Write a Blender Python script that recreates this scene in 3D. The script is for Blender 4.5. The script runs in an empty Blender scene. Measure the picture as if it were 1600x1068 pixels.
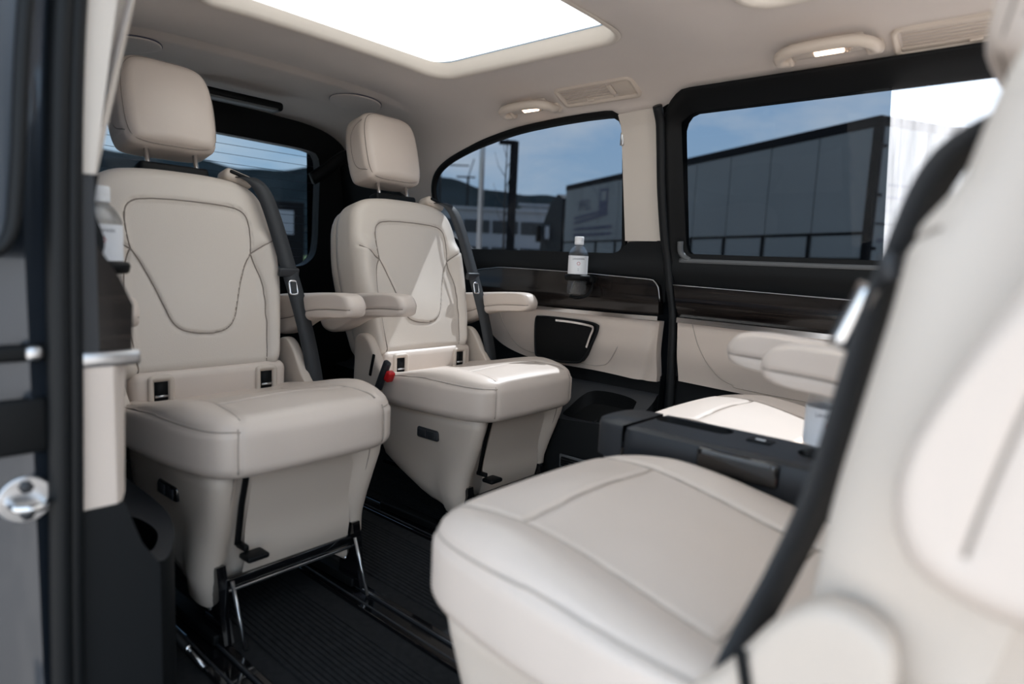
import bpy, bmesh, math, random
import numpy as np
from mathutils import Vector, Matrix
from mathutils.bvhtree import BVHTree
random.seed(4); RNG = np.random.default_rng(4)
PI = math.pi
S = bpy.context.scene
COL = S.collection

# ------------------------------------------------------------------ camera
cd = bpy.data.cameras.new('camera'); cam = bpy.data.objects.new('camera', cd); COL.objects.link(cam)
right = Vector((0.74469519, 0.66579866, 0.04627329)); up = Vector((-0.11536618, 0.06012719, 0.99150157)); fwd = Vector((-0.65735814, 0.74370482, -0.12158708))
cam.matrix_world = Matrix(((right.x, up.x, -fwd.x, 0.0), (right.y, up.y, -fwd.y, -1.045), (right.z, up.z, -fwd.z, 0.8), (0, 0, 0, 1)))
cd.sensor_width = 36; cd.lens = 1014.2 / 1600 * 36; cd.clip_start = 0.02; cd.clip_end = 3000
cd.dof.use_dof = True; cd.dof.focus_distance = 1.95; cd.dof.aperture_fstop = 2.0
S.camera = cam

# ------------------------------------------------------------------ sky, sun, exposure
S.view_settings.view_transform = 'Standard'; S.view_settings.look = 'None'
S.view_settings.gamma = 1; S.view_settings.use_curve_mapping = False
S.view_settings.exposure = 0.0
SKY = 2.25
W = bpy.data.worlds.new('sky'); S.world = W; W.use_nodes = True
nt = W.node_tree; nt.nodes.clear()
def N(nt, t, **k):
    n = nt.nodes.new(t)
    for a, b in k.items():
        if a == 'ins':
            for i, v in b.items(): n.inputs[i].default_value = v
        else: setattr(n, a, b)
    return n
def LK(nt, a, ao, b, bi): nt.links.new(a.outputs[ao], b.inputs[bi])
tc = N(nt, 'ShaderNodeTexCoord'); sep = N(nt, 'ShaderNodeSeparateXYZ'); LK(nt, tc, 'Generated', sep, 0)
rampz = N(nt, 'ShaderNodeValToRGB'); LK(nt, sep, 'Z', rampz, 0)
e = rampz.color_ramp.elements; e[0].position = 0.0; e[0].color = (0.62, 0.78, 0.90, 1); e[1].position = 0.9; e[1].color = (0.42, 0.62, 0.86, 1)
e2 = e.new(0.28); e2.color = (0.40, 0.62, 0.88, 1)
mp = N(nt, 'ShaderNodeMapping'); mp.inputs['Scale'].default_value = (1.0, 1.0, 3.2); LK(nt, tc, 'Generated', mp, 0)
cl = N(nt, 'ShaderNodeTexNoise', ins={'Scale': 2.6, 'Detail': 8.0, 'Roughness': 0.6, 'Distortion': 0.3}); LK(nt, mp, 0, cl, 'Vector')
cr = N(nt, 'ShaderNodeValToRGB'); cr.color_ramp.elements[0].position = 0.42; cr.color_ramp.elements[1].position = 0.66; LK(nt, cl, 'Fac', cr, 0)
mixc = N(nt, 'ShaderNodeMixRGB'); mixc.inputs[2].default_value = (0.93, 0.96, 0.99, 1); LK(nt, cr, 'Color', mixc, 0); LK(nt, rampz, 'Color', mixc, 1)
bg = N(nt, 'ShaderNodeBackground'); bg.inputs['Strength'].default_value = SKY; LK(nt, mixc, 0, bg, 0)
wo = N(nt, 'ShaderNodeOutputWorld'); LK(nt, bg, 0, wo, 0)

SUN_DIR = Vector((-0.05, -1.0, -1.42)).normalized()     # the way the light travels
sl = bpy.data.lights.new('sun', 'SUN'); sl.energy = 19.0; sl.angle = 0.012; sl.color = (1.0, 0.96, 0.90)
so = bpy.data.objects.new('sun', sl); COL.objects.link(so)
so.rotation_euler = SUN_DIR.to_track_quat('-Z', 'Y').to_euler()

# ------------------------------------------------------------------ materials
MATS = {}
def pbr(name, color, rough=0.5, metal=0.0, bump=None, var=None, spec=0.5, coat=0.0, sheen=0.0):
    """bump=(kind, scale, strength, dist); var=(scale, amount)"""
    m = bpy.data.materials.new(name); m.use_nodes = True; t = m.node_tree
    b = t.nodes['Principled BSDF']
    b.inputs['Base Color'].default_value = (*color, 1); b.inputs['Roughness'].default_value = rough
    b.inputs['Metallic'].default_value = metal; b.inputs['Specular IOR Level'].default_value = spec
    b.inputs['Coat Weight'].default_value = coat; b.inputs['Coat Roughness'].default_value = 0.06
    b.inputs['Sheen Weight'].default_value = sheen
    co = N(t, 'ShaderNodeTexCoord')
    if var:
        no = N(t, 'ShaderNodeTexNoise', ins={'Scale': var[0], 'Detail': 5.0}); LK(t, co, 'Object', no, 'Vector')
        hs = N(t, 'ShaderNodeMixRGB', blend_type='MULTIPLY'); hs.inputs[0].default_value = 1
        mr = N(t, 'ShaderNodeMapRange', ins={1: 0.3, 2: 0.7, 3: 1 - var[1], 4: 1 + var[1]}); LK(t, no, 'Fac', mr, 0)
        hs.inputs[1].default_value = (*color, 1); LK(t, mr, 0, hs, 2); LK(t, hs, 0, b, 'Base Color')
    if bump:
        if bump[0] == 'voronoi':
            x = N(t, 'ShaderNodeTexVoronoi', ins={'Scale': bump[1]}); o = 'Distance'
        else:
            x = N(t, 'ShaderNodeTexNoise', ins={'Scale': bump[1], 'Detail': 4.0}); o = 'Fac'
        LK(t, co, 'Object', x, 'Vector')
        bp = N(t, 'ShaderNodeBump', ins={'Strength': bump[2], 'Distance': bump[3]}); LK(t, x, o, bp, 'Height'); LK(t, bp, 0, b, 'Normal')
    MATS[name] = m
    return m
def glass(name, tint, refl=0.06, rough=0.0):
    m = bpy.data.materials.new(name); m.use_nodes = True; t = m.node_tree; t.nodes.clear()
    tr = N(t, 'ShaderNodeBsdfTransparent'); tr.inputs[0].default_value = (*tint, 1)
    gl = N(t, 'ShaderNodeBsdfGlossy'); gl.inputs['Roughness'].default_value = rough
    lw = N(t, 'ShaderNodeLayerWeight'); lw.inputs['Blend'].default_value = 0.5
    pw = N(t, 'ShaderNodeMath', operation='POWER'); pw.inputs[1].default_value = 5.0; LK(t, lw, 'Facing', pw, 0)
    fr = N(t, 'ShaderNodeMapRange', ins={1: 0.0, 2: 1.0, 3: refl * 0.7, 4: 0.7}); LK(t, pw, 0, fr, 0)
    mx = N(t, 'ShaderNodeMixShader'); LK(t, fr, 0, mx, 0); LK(t, tr, 0, mx, 1); LK(t, gl, 0, mx, 2)
    o = N(t, 'ShaderNodeOutputMaterial'); LK(t, mx, 0, o, 0); MATS[name] = m
    return m
pbr('leather', (0.62, 0.53, 0.465), 0.42, bump=('voronoi', 420, 0.12, 0.0006), var=(6, 0.03))
pbr('leather_perf', (0.61, 0.54, 0.475), 0.46, bump=('voronoi', 480, 0.22, 0.0008))
pbr('shell', (0.575, 0.495, 0.425), 0.48, bump=('noise', 700, 0.08, 0.0005))
pbr('stitch', (0.40, 0.345, 0.30), 0.7)
pbr('thread', (0.25, 0.21, 0.18), 0.7)
pbr('headliner', (0.60, 0.535, 0.495), 0.95, bump=('noise', 900, 0.25, 0.0008), var=(5, 0.03), sheen=0.2)
pbr('pillar', (0.62, 0.56, 0.50), 0.75, bump=('noise', 900, 0.15, 0.0005))
pbr('black', (0.005, 0.0055, 0.006), 0.5, spec=0.15, bump=('voronoi', 600, 0.1, 0.0004))
pbr('black_soft', (0.008, 0.009, 0.010), 0.6, spec=0.18, bump=('voronoi', 700, 0.15, 0.0004))
pbr('rubber', (0.006, 0.007, 0.008), 0.5, spec=0.25)
pbr('gloss_black', (0.004, 0.004, 0.005), 0.06, coat=0.6)
pbr('charcoal', (0.026, 0.028, 0.032), 0.45, spec=0.4, bump=('voronoi', 500, 0.15, 0.0005))
pbr('grey_plastic', (0.10, 0.105, 0.11), 0.5)
pbr('carpet', (0.018, 0.019, 0.021), 0.98, spec=0.1, bump=('noise', 1200, 0.9, 0.004), var=(60, 0.25), sheen=0.03)
pbr('chrome', (0.80, 0.80, 0.81), 0.16, 1.0)
pbr('steel', (0.55, 0.55, 0.56), 0.3, 1.0)
pbr('belt', (0.022, 0.024, 0.027), 0.6, bump=('noise', 900, 0.3, 0.0005))
pbr('red', (0.55, 0.012, 0.015), 0.4)
pbr('paint', (0.020, 0.027, 0.038), 0.28, 0.55, coat=0.7)
pbr('door_trim', (0.07, 0.08, 0.095), 0.5)
pbr('white_cap', (0.80, 0.81, 0.83), 0.35)
pbr('label_white', (0.78, 0.79, 0.82), 0.5)
pbr('print_dark', (0.05, 0.05, 0.08), 0.6)
pbr('print_grey', (0.32, 0.34, 0.38), 0.6)
pbr('print_red', (0.42, 0.05, 0.06), 0.6)
pbr('lamp_body', (0.55, 0.48, 0.42), 0.5)
glass('tint', (0.425, 0.455, 0.49), 0.010); glass('rear_tint', (0.455, 0.50, 0.535), 0.010)
def frosted():
    m = bpy.data.materials.new('roof_glass'); m.use_nodes = True; t = m.node_tree; t.nodes.clear()
    tr = N(t, 'ShaderNodeBsdfTranslucent'); tr.inputs[0].default_value = (0.32, 0.325, 0.32, 1)
    gl = N(t, 'ShaderNodeBsdfGlossy'); gl.inputs['Roughness'].default_value = 0.1
    mx = N(t, 'ShaderNodeMixShader'); mx.inputs[0].default_value = 0.03; LK(t, tr, 0, mx, 1); LK(t, gl, 0, mx, 2)
    o = N(t, 'ShaderNodeOutputMaterial'); LK(t, mx, 0, o, 0); MATS['roof_glass'] = m
frosted()
def streaky():
    m = bpy.data.materials.new('streaky'); m.use_nodes = True; t = m.node_tree; t.nodes.clear()
    tr = N(t, 'ShaderNodeBsdfTransparent'); tr.inputs[0].default_value = (0.78, 0.78, 0.79, 1)
    tl = N(t, 'ShaderNodeBsdfTranslucent'); tl.inputs[0].default_value = (0.85, 0.86, 0.9, 1)
    co = N(t, 'ShaderNodeTexCoord'); mpn = N(t, 'ShaderNodeMapping'); mpn.inputs['Scale'].default_value = (60, 1, 4); LK(t, co, 'Object', mpn, 0)
    no = N(t, 'ShaderNodeTexNoise', ins={'Scale': 1.0, 'Detail': 3.0}); LK(t, mpn, 0, no, 'Vector')
    r = N(t, 'ShaderNodeMapRange', ins={1: 0.35, 2: 0.7, 3: 0.08, 4: 0.15}); LK(t, no, 'Fac', r, 0)
    mx = N(t, 'ShaderNodeMixShader'); LK(t, r, 0, mx, 0); LK(t, tr, 0, mx, 1); LK(t, tl, 0, mx, 2)
    o = N(t, 'ShaderNodeOutputMaterial'); LK(t, mx, 0, o, 0); MATS['streaky'] = m
streaky()
def emis(name, c, s):
    m = bpy.data.materials.new(name); m.use_nodes = True; b = m.node_tree.nodes['Principled BSDF']
    b.inputs['Base Color'].default_value = (*c, 1); b.inputs['Emission Color'].default_value = (*c, 1); b.inputs['Emission Strength'].default_value = s; MATS[name] = m
emis('lamp_lit', (1.0, 0.72, 0.52), 6.0)
def wood():
    m = pbr('wood', (0.012, 0.009, 0.008), 0.22, coat=0.25, spec=0.3); t = m.node_tree; b = t.nodes['Principled BSDF']
    co = N(t, 'ShaderNodeTexCoord'); mpn = N(t, 'ShaderNodeMapping'); mpn.inputs['Scale'].default_value = (1.6, 1, 60); LK(t, co, 'Object', mpn, 0)
    no = N(t, 'ShaderNodeTexNoise', ins={'Scale': 2.2, 'Detail': 6.0, 'Roughness': 0.65, 'Distortion': 0.4}); LK(t, mpn, 0, no, 'Vector')
    r = N(t, 'ShaderNodeValToRGB'); r.color_ramp.elements[0].color = (0.004, 0.003, 0.003, 1); r.color_ramp.elements[0].position = 0.42
    r.color_ramp.elements[1].color = (0.022, 0.016, 0.013, 1); r.color_ramp.elements[1].position = 0.75
    LK(t, no, 'Fac', r, 0); LK(t, r, 0, b, 'Base Color')
wood()
def water_mat():
    m = bpy.data.materials.new('clear_plastic'); m.use_nodes = True; t = m.node_tree; t.nodes.clear()
    tr = N(t, 'ShaderNodeBsdfTransparent'); tr.inputs[0].default_value = (0.86, 0.88, 0.90, 1)
    gl = N(t, 'ShaderNodeBsdfGlossy'); gl.inputs['Roughness'].default_value = 0.04
    lw = N(t, 'ShaderNodeLayerWeight'); lw.inputs['Blend'].default_value = 0.35
    no = N(t, 'ShaderNodeTexNoise', ins={'Scale': 90.0}); bp = N(t, 'ShaderNodeBump', ins={'Strength': 0.6, 'Distance': 0.004}); LK(t, no, 'Fac', bp, 'Height'); LK(t, bp, 0, gl, 'Normal'); LK(t, bp, 0, lw, 'Normal')
    mx = N(t, 'ShaderNodeMixShader'); LK(t, lw, 'Facing', mx, 0); LK(t, tr, 0, mx, 1); LK(t, gl, 0, mx, 2)
    o = N(t, 'ShaderNodeOutputMaterial'); LK(t, mx, 0, o, 0); MATS['clear_plastic'] = m
water_mat()

# ------------------------------------------------------------------ mesh helpers
def link(name, me, mat, parent=None, smooth=True):
    o = bpy.data.objects.new(name, me); COL.objects.link(o)
    if mat and not me.materials: me.materials.append(MATS[mat])
    if smooth and len(me.polygons): me.polygons.foreach_set('use_smooth', [True] * len(me.polygons))
    if parent: o.parent = parent
    return o
def mesh(name, v, f):
    me = bpy.data.meshes.new(name); me.from_pydata([tuple(map(float, p)) for p in v], [], [tuple(int(i) for i in q) for q in f]); me.validate(); me.update()
    return me
def obj(name, v, f, mat, parent=None, smooth=True, fix=True, sharp=None):
    me = mesh(name, v, f)
    if fix:
        bm = bmesh.new(); bm.from_mesh(me); bmesh.ops.remove_doubles(bm, verts=bm.verts, dist=1e-5); bmesh.ops.recalc_face_normals(bm, faces=bm.faces); bm.to_mesh(me); bm.free()
    o = link(name, me, mat, parent, smooth)
    if sharp:
        me.set_sharp_from_angle(angle=math.radians(sharp))
    return o
def empty(name, loc=(0, 0, 0), rz=0, label=None, cat=None, group=None):
    o = bpy.data.objects.new(name, None); COL.objects.link(o); o.location = loc; o.rotation_euler = (0, 0, rz); o.empty_display_size = 0.1
    if label: tag(o, label, cat, group)
    return o
def tag(o, label, cat, group=None):
    o['label'] = label; o['category'] = cat
    if group: o['group'] = group
    return o
def struct(o, label=None):
    o['kind'] = 'structure'
    if label: o['label'] = label
    return o
def rbox(c, h, r=0.004, seg=2, rot=None):
    """bevelled box: verts, faces"""
    bm = bmesh.new(); bmesh.ops.create_cube(bm, size=2)
    for v in bm.verts: v.co = Vector((v.co.x * h[0], v.co.y * h[1], v.co.z * h[2]))
    if r > 0: bmesh.ops.bevel(bm, geom=bm.edges[:], offset=min(r, min(h) * 0.98), segments=seg, affect='EDGES', profile=0.5)
    M = Matrix.Translation(Vector(c))
    if rot is not None: M = M @ rot.to_4x4()
    bm.verts.ensure_lookup_table(); v = [M @ q.co for q in bm.verts]; f = [[q.index for q in p.verts] for p in bm.faces]
    bm.free(); return v, f
def join(*parts):
    V = []; F = []
    for v, f in parts:
        n = len(V); V += [tuple(p) for p in v]; F += [[i + n for i in q] for q in f]
    return V, F
def smooth_path(pts, n=8, closed=False):
    p = np.array(pts, float); m = len(p); out = []
    rng = range(m if closed else m - 1)
    for i in rng:
        if closed: a, b, c_, d = p[(i - 1) % m], p[i], p[(i + 1) % m], p[(i + 2) % m]
        else: a, b, c_, d = p[max(i - 1, 0)], p[i], p[i + 1], p[min(i + 2, m - 1)]
        for k in range(n):
            t = k / n
            out.append(0.5 * ((2 * b) + (-a + c_) * t + (2 * a - 5 * b + 4 * c_ - d) * t * t + (-a + 3 * b - 3 * c_ + d) * t ** 3))
    if not closed: out.append(p[-1])
    return np.array(out)
def resample(p, n, closed=False):
    p = np.array(p, float)
    if closed: p = np.vstack([p, p[:1]])
    d = np.r_[0, np.cumsum(np.linalg.norm(np.diff(p, axis=0), axis=1))]
    s = np.linspace(0, d[-1], n + 1)[:-1] if closed else np.linspace(0, d[-1], n)
    return np.stack([np.interp(s, d, p[:, k]) for k in range(p.shape[1])], 1)
def tube(path, r, k=8, cap=True, closed=False, sx=1.0):
    P = np.array(path, float); n = len(P); V = []; F = []
    rr = np.full(n, r) if np.isscalar(r) else np.array(r)
    T = np.gradient(P, axis=0) if not closed else (np.roll(P, -1, 0) - np.roll(P, 1, 0))
    T /= np.linalg.norm(T, axis=1)[:, None] + 1e-12
    u = np.cross(T[0], [0, 0, 1.0]); u = u if np.linalg.norm(u) > 1e-3 else np.array([1.0, 0, 0]); u /= np.linalg.norm(u)
    for i in range(n):
        u = u - T[i] * (u @ T[i]); u /= np.linalg.norm(u) + 1e-12; w = np.cross(T[i], u)
        for j in range(k):
            a = 2 * PI * j / k; V.append(P[i] + rr[i] * (math.cos(a) * u * sx + math.sin(a) * w))
    for i in range(n if closed else n - 1):
        for j in range(k):
            a = i * k + j; b = i * k + (j + 1) % k; i2 = (i + 1) % n
            F.append([a, b, i2 * k + (j + 1) % k, i2 * k + j])
    if cap and not closed:
        F.append(list(range(k))[::-1]); F.append([(n - 1) * k + j for j in range(k)])
    return V, F
def ribbon(path, width_dir, w, t):
    """flat strap along path; width_dir = vectors (one or per point)"""
    P = np.array(path, float); n = len(P); D = np.array(width_dir, float)
    if D.ndim == 1: D = np.tile(D, (n, 1))
    D /= np.linalg.norm(D, axis=1)[:, None]
    T = np.gradient(P, axis=0); T /= np.linalg.norm(T, axis=1)[:, None]; Nn = np.cross(T, D)
    V = []; F = []
    for i in range(n):
        for a, b in ((-1, -1), (1, -1), (1, 1), (-1, 1)): V.append(P[i] + D[i] * a * w / 2 + Nn[i] * b * t / 2)
    for i in range(n - 1):
        for j in range(4): F.append([i * 4 + j, i * 4 + (j + 1) % 4, i * 4 + 4 + (j + 1) % 4, i * 4 + 4 + j])
    F += [[0, 3, 2, 1], [n * 4 - 4, n * 4 - 3, n * 4 - 2, n * 4 - 1]]
    return V, F
def rrect(x0, x1, z0, z1, r, k=8):
    r = r if hasattr(r, '__len__') else [r] * 4      # corners: x0z0, x1z0, x1z1, x0z1
    out = []
    for (cx, cz, a0, q) in ((x0 + r[0], z0 + r[0], PI, r[0]), (x1 - r[1], z0 + r[1], 1.5 * PI, r[1]), (x1 - r[2], z1 - r[2], 0, r[2]), (x0 + r[3], z1 - r[3], 0.5 * PI, r[3])):
        for i in range(k + 1):
            a = a0 + 0.5 * PI * i / k; out.append((cx + q * math.cos(a), cz + q * math.sin(a)))
    return np.array(out)
def inside(P, poly):
    x, y = P[:, 0], P[:, 1]; r = np.zeros(len(P), bool); n = len(poly)
    for i in range(n):
        x1, y1 = poly[i]; x2, y2 = poly[(i + 1) % n]
        if y1 == y2: continue
        c_ = ((y1 > y) != (y2 > y)) & (x < (x2 - x1) * (y - y1) / (y2 - y1) + x1); r ^= c_
    return r
def nearest(P, poly, closed=True):
    poly = np.array(poly, float); A = poly if closed else poly[:-1]; B = np.roll(poly, -1, 0) if closed else poly[1:]
    bd = np.full(len(P), 1e9); bp = np.zeros((len(P), 2)) if P.shape[1] == 2 else np.zeros((len(P), 3))
    for a, b in zip(A, B):
        d = b - a; L = d @ d
        if L < 1e-14: continue
        t = np.clip((P - a) @ d / L, 0, 1); q = a + t[:, None] * d; dd = np.linalg.norm(P - q, axis=1); m = dd < bd
        bd[m] = dd[m]; bp[m] = q[m]
    return bd, bp
def region(outline, holes, res):
    """quad mesh of a 2D region; vertices outside snapped to the outline"""
    o = np.array(outline, float); lo = o.min(0); hi = o.max(0)
    nx = max(2, int(round((hi[0] - lo[0]) / res)) + 1); ny = max(2, int(round((hi[1] - lo[1]) / res)) + 1)
    gx, gy = np.meshgrid(np.linspace(lo[0], hi[0], nx), np.linspace(lo[1], hi[1], ny), indexing='ij')
    P = np.stack([gx.ravel(), gy.ravel()], 1)
    ins = inside(P, o); polys = [o]
    dd, _ = nearest(P, o); ins |= dd < 1e-9
    for h in holes: ins &= ~inside(P, np.array(h)); polys.append(np.array(h, float))
    idx = np.arange(nx * ny).reshape(nx, ny)
    q = np.stack([idx[:-1, :-1], idx[1:, :-1], idx[1:, 1:], idx[:-1, 1:]], -1).reshape(-1, 4)
    q = q[ins[q].any(1)]
    used = np.unique(q); out = used[~ins[used]]
    if len(out):
        bd = np.full(len(out), 1e9); bp = np.zeros((len(out), 2))
        for po in polys:
            d, b = nearest(P[out], po); m = d < bd; bd[m] = d[m]; bp[m] = b[m]
        P[out] = bp
    mp_ = -np.ones(nx * ny, int); mp_[used] = np.arange(len(used))
    return P[used], mp_[q]
def panel(name, outline, holes, fn, mat, parent=None, res=0.012, thick=0.0, tdir=(0, 1, 0), smooth=True, sharp=40):
    """fn: (n,2) -> (n,3); thick>0 extrudes along tdir with closed borders"""
    P, Q = region(outline, holes, res); V = np.array(fn(P), float)
    if thick:
        n = len(V); cnt = {}
        for q in Q:
            for a, b in zip(q, np.roll(q, -1)):
                k = (min(a, b), max(a, b)); cnt[k] = cnt.get(k, 0) + 1
        edges = [k for k, c_ in cnt.items() if c_ == 1]
        V = np.vstack([V, V + np.array(tdir) * thick]); F = [list(q) for q in Q] + [[i + n for i in q[::-1]] for q in Q] + [[a, b, b + n, a + n] for a, b in edges]
    else: F = Q
    return obj(name, V, F, mat, parent, smooth, True, sharp)
def ring(name, outs, mat, parent=None, close_profile=False, sharp=None, smooth=True):
    """loft closed 3D outlines (same count)"""
    n = len(outs[0]); V = np.vstack(outs); F = []; m = len(outs)
    for i in range(m if close_profile else m - 1):
        i2 = (i + 1) % m
        for j in range(n): F.append([i * n + j, i * n + (j + 1) % n, i2 * n + (j + 1) % n, i2 * n + j])
    return obj(name, V, F, mat, parent, smooth, True, sharp)
def puffy(outline, ctr, T, rf, rb, front, back, nring=40, n=240, rings_edge=7):
    """cushion-like solid: outline (u,v), edge radii rf/rb, thickness T; front(u,v)/back(u,v) add relief. returns V(u,v,w), F"""
    o = resample(outline, n, True); c_ = np.array(ctr, float); d = c_ - o; L = np.linalg.norm(d, axis=1); d = d / L[:, None]
    rows = []
    def ins(dist): return o + d * np.minimum(dist, L * 0.98)[:, None] if not np.isscalar(dist) else o + d * np.minimum(dist, L * 0.98)[:, None]
    def fade(P, x): return x
    # back centre -> back edge -> side -> front edge -> front centre
    ss = np.linspace(1, 0, max(6, nring // 3))
    for s in ss[:-1]:
        P = o + d * (rb + s * (L - rb) * 0.999)[:, None] if s < 1 else o + d * (L * 0.999)[:, None]
        rows.append(np.c_[P, np.full(n, 0.0) - back(P) * (1 - 0)])
    for k in range(rings_edge + 1):
        a = 0.5 * PI * (1 - k / rings_edge); P = ins(rb * (1 - math.cos(a))); f = math.sin(a)
        rows.append(np.c_[P, np.full(n, rb * (1 - math.sin(a))) - back(P) * f])
    for k in range(rings_edge + 1):
        a = 0.5 * PI * k / rings_edge; P = ins(rf * (1 - math.cos(a))); f = math.sin(a)
        rows.append(np.c_[P, np.full(n, T - rf * (1 - math.sin(a))) + front(P) * f])
    for s in np.linspace(0, 1, nring)[1:]:
        P = o + d * (rf + s * (L - rf) * (0.999 if s == 1 else 1))[:, None]
        rows.append(np.c_[P, np.full(n, T) + front(P)])
    m = len(rows); V = np.vstack(rows); F = []
    I = np.arange(n); J = (I + 1) % n
    for i in range(m - 1): F.append(np.stack([i * n + I, i * n + J, (i + 1) * n + J, (i + 1) * n + I], 1))
    F = np.vstack(F)
    a = len(V); V = np.vstack([V, V[:n].mean(0), V[-n:].mean(0)])
    F = [list(q) for q in F] + [[a, int(J[i]), int(I[i])] for i in range(n)] + [[a + 1, (m - 1) * n + int(I[i]), (m - 1) * n + int(J[i])] for i in range(n)]
    return V, F
def snap(V, F, path):
    """closest points of a path on the surface"""
    t = BVHTree.FromPolygons([tuple(p) for p in V], [tuple(q) for q in F]); out = [np.array(t.find_nearest(Vector(p))[0]) for p in path]
    out = np.array(out); k = out.copy()
    for _ in range(3): k[1:-1] = (k[:-2] + k[1:-1] * 2 + k[2:]) / 4
    return k
def vnormals_fast(V, F4):
    a, b, c_ = V[F4[:, 0]], V[F4[:, 1]], V[F4[:, 2]]; nn = np.cross(b - a, c_ - a); Nn = np.zeros_like(V)
    for k in range(F4.shape[1]): np.add.at(Nn, F4[:, k], nn)
    return Nn / (np.linalg.norm(Nn, axis=1)[:, None] + 1e-12)
def groove(V, F, paths, depth=0.004, w=0.004):
    """press seams into a surface (3D polylines near it); returns V and snapped seam paths"""
    V = np.array(V, float); F4 = np.array([q if len(q) == 4 else [q[0], q[1], q[2], q[2]] for q in F]); Nn = vnormals_fast(V, F4)
    if np.mean(np.einsum('ij,ij->i', Nn, V - V.mean(0))) < 0: Nn = -Nn
    sn = []
    for p in paths:
        p = resample(p, max(8, int(np.linalg.norm(np.diff(np.array(p), axis=0), axis=1).sum() / 0.006)))
        sn.append(snap(V, F, p))
    D = np.full(len(V), 1e9)
    for s in sn:
        lo = s.min(0) - 4 * w; hi = s.max(0) + 4 * w; m = np.where(((V > lo) & (V < hi)).all(1))[0]
        if len(m):
            d, _ = nearest(V[m], s, False); D[m] = np.minimum(D[m], d)
    V2 = V - Nn * (depth * np.exp(-(D / w) ** 2))[:, None]
    return V2, [snap(V2, F, s) for s in sn], Nn
def text_mesh(txt, size, name='lettering'):
    cu = bpy.data.curves.new(name, 'FONT'); cu.body = txt; cu.size = size; cu.align_x = 'CENTER'; cu.align_y = 'CENTER'; cu.resolution_u = 3
    o = bpy.data.objects.new(name, cu); COL.objects.link(o); bpy.context.view_layer.update()
    me = bpy.data.meshes.new_from_object(o.evaluated_get(bpy.context.evaluated_depsgraph_get()))
    v = np.array([p.co[:] for p in me.vertices]); f = [list(p.vertices) for p in me.polygons]
    bpy.data.objects.remove(o); bpy.data.curves.remove(cu); bpy.data.meshes.remove(me)
    return v, f
def smoothstep(a, b, x): t = np.clip((x - a) / (b - a), 0, 1); return t * t * (3 - 2 * t)

# ------------------------------------------------------------------ the van body: profile of the side wall
PZ = [0, .6, .83, 1.22, 1.28, 1.34, 1.37]; PY = [.79, .79, .785, .70, .66, .52, .30]
def yL(z): return np.interp(z, PZ, PY)
def onleft(P, off=0.0, side=1):       # (x,z) on the wall -> xyz ; off = towards the cabin
    P = np.array(P, float); return np.stack([P[:, 0], side * (yL(P[:, 1]) - off), P[:, 1]], 1)
prof = smooth_path([(0, 1.374), (.15, 1.373), (.30, 1.369), (.45, 1.355), (.57, 1.325), (.65, 1.285), (.69, 1.235), (.715, 1.15), (.785, .83), (.79, .5)], 10)
arc = np.r_[0, np.cumsum(np.linalg.norm(np.diff(prof, axis=0), axis=1))]
def a_of_z(z): return float(np.interp(-z, -prof[:, 1], arc))
def head_map(P):
    x, a = P[:, 0], P[:, 1]; s = np.sign(a); s[s == 0] = 1; y = np.interp(np.abs(a), arc, prof[:, 0]) * s; z = np.interp(np.abs(a), arc, prof[:, 1])
    flat = 1 - smoothstep(.35, .62, np.abs(a))
    z = z - 0.014 * smoothstep(-1.945, -1.965, x) * flat                    # step across the roof behind the glass
    z = z - 0.010 * np.exp(-((x + 0.80) / 0.10) ** 2) * flat               # cross beam between the roof windows
    return np.stack([x, y, z], 1)
aw = a_of_z(.86); at = a_of_z(1.268); ar = a_of_z(1.262)
glassR = smooth_path([(-1.839, .845), (-1.93, .872), (-1.995, .96), (-2.02, 1.075), (-1.955, 1.150), (-1.781, 1.205), (-1.576, 1.237), (-1.399, 1.249), (-1.244, 1.253)], 6)
glassR = np.vstack([glassR, [(-1.155, 1.252), (-1.138, 1.243), (-1.133, 1.22), (-1.144, 1.03), (-1.155, .872), (-1.165, .852), (-1.185, .845)]])
def grow(poly, d):
    poly = np.array(poly, float); t = np.roll(poly, -1, 0) - np.roll(poly, 1, 0); nn = np.stack([t[:, 1], -t[:, 0]], 1); nn /= np.linalg.norm(nn, axis=1)[:, None] + 1e-9
    area = 0.5 * np.sum(poly[:, 0] * np.roll(poly[:, 1], -1) - np.roll(poly[:, 0], -1) * poly[:, 1])
    return poly + nn * d * (1 if area > 0 else -1)
frameR = grow(resample(glassR, 120, True), 0.016)
holeA = np.array([(p[0], a_of_z(p[1])) for p in frameR])
holeB = holeA * np.array([1, -1])
roof1 = rrect(-1.615, -.93, -.385, .385, .07); roof2 = rrect(-.62, .30, -.385, .385, .07)
outl = [(-2.585, -aw), (-.955, -aw), (-.955, -ar), (.75, -ar), (.75, at), (-.985, at), (-.985, aw), (-2.585, aw)]
ceil = panel('ceiling', outl, [holeA, holeB, roof1, roof2], head_map, 'headliner', res=0.016)
struct(ceil, 'grey beige fabric headliner curving down to the side walls')
def roofrim(r0, name):
    a = resample(r0, 120, True); z = head_map(a)[:, 2]; c_ = a.mean(0)
    rows = []
    for d, dz in ((0.012, -0.004), (0.004, -0.007), (-0.004, -0.003), (-0.010, 0.006), (-0.014, 0.03)):
        rows.append(np.c_[grow(a, d), z + dz if dz < 0.02 else np.full(len(a), 1.402)])
    return ring(name, rows, 'pillar', ceil)
roofrim(roof1, 'roof_window_rim'); roofrim(roof2, 'roof_window_rim')
def flat_glass(name, poly3, poly3b, mat):
    n = len(poly3); V = np.vstack([poly3, poly3b]); F = [list(range(n)), list(range(2 * n - 1, n - 1, -1))] + [[i, (i + 1) % n, n + (i + 1) % n, n + i] for i in range(n)]
    return obj(name, V, F, mat, None, False)
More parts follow.
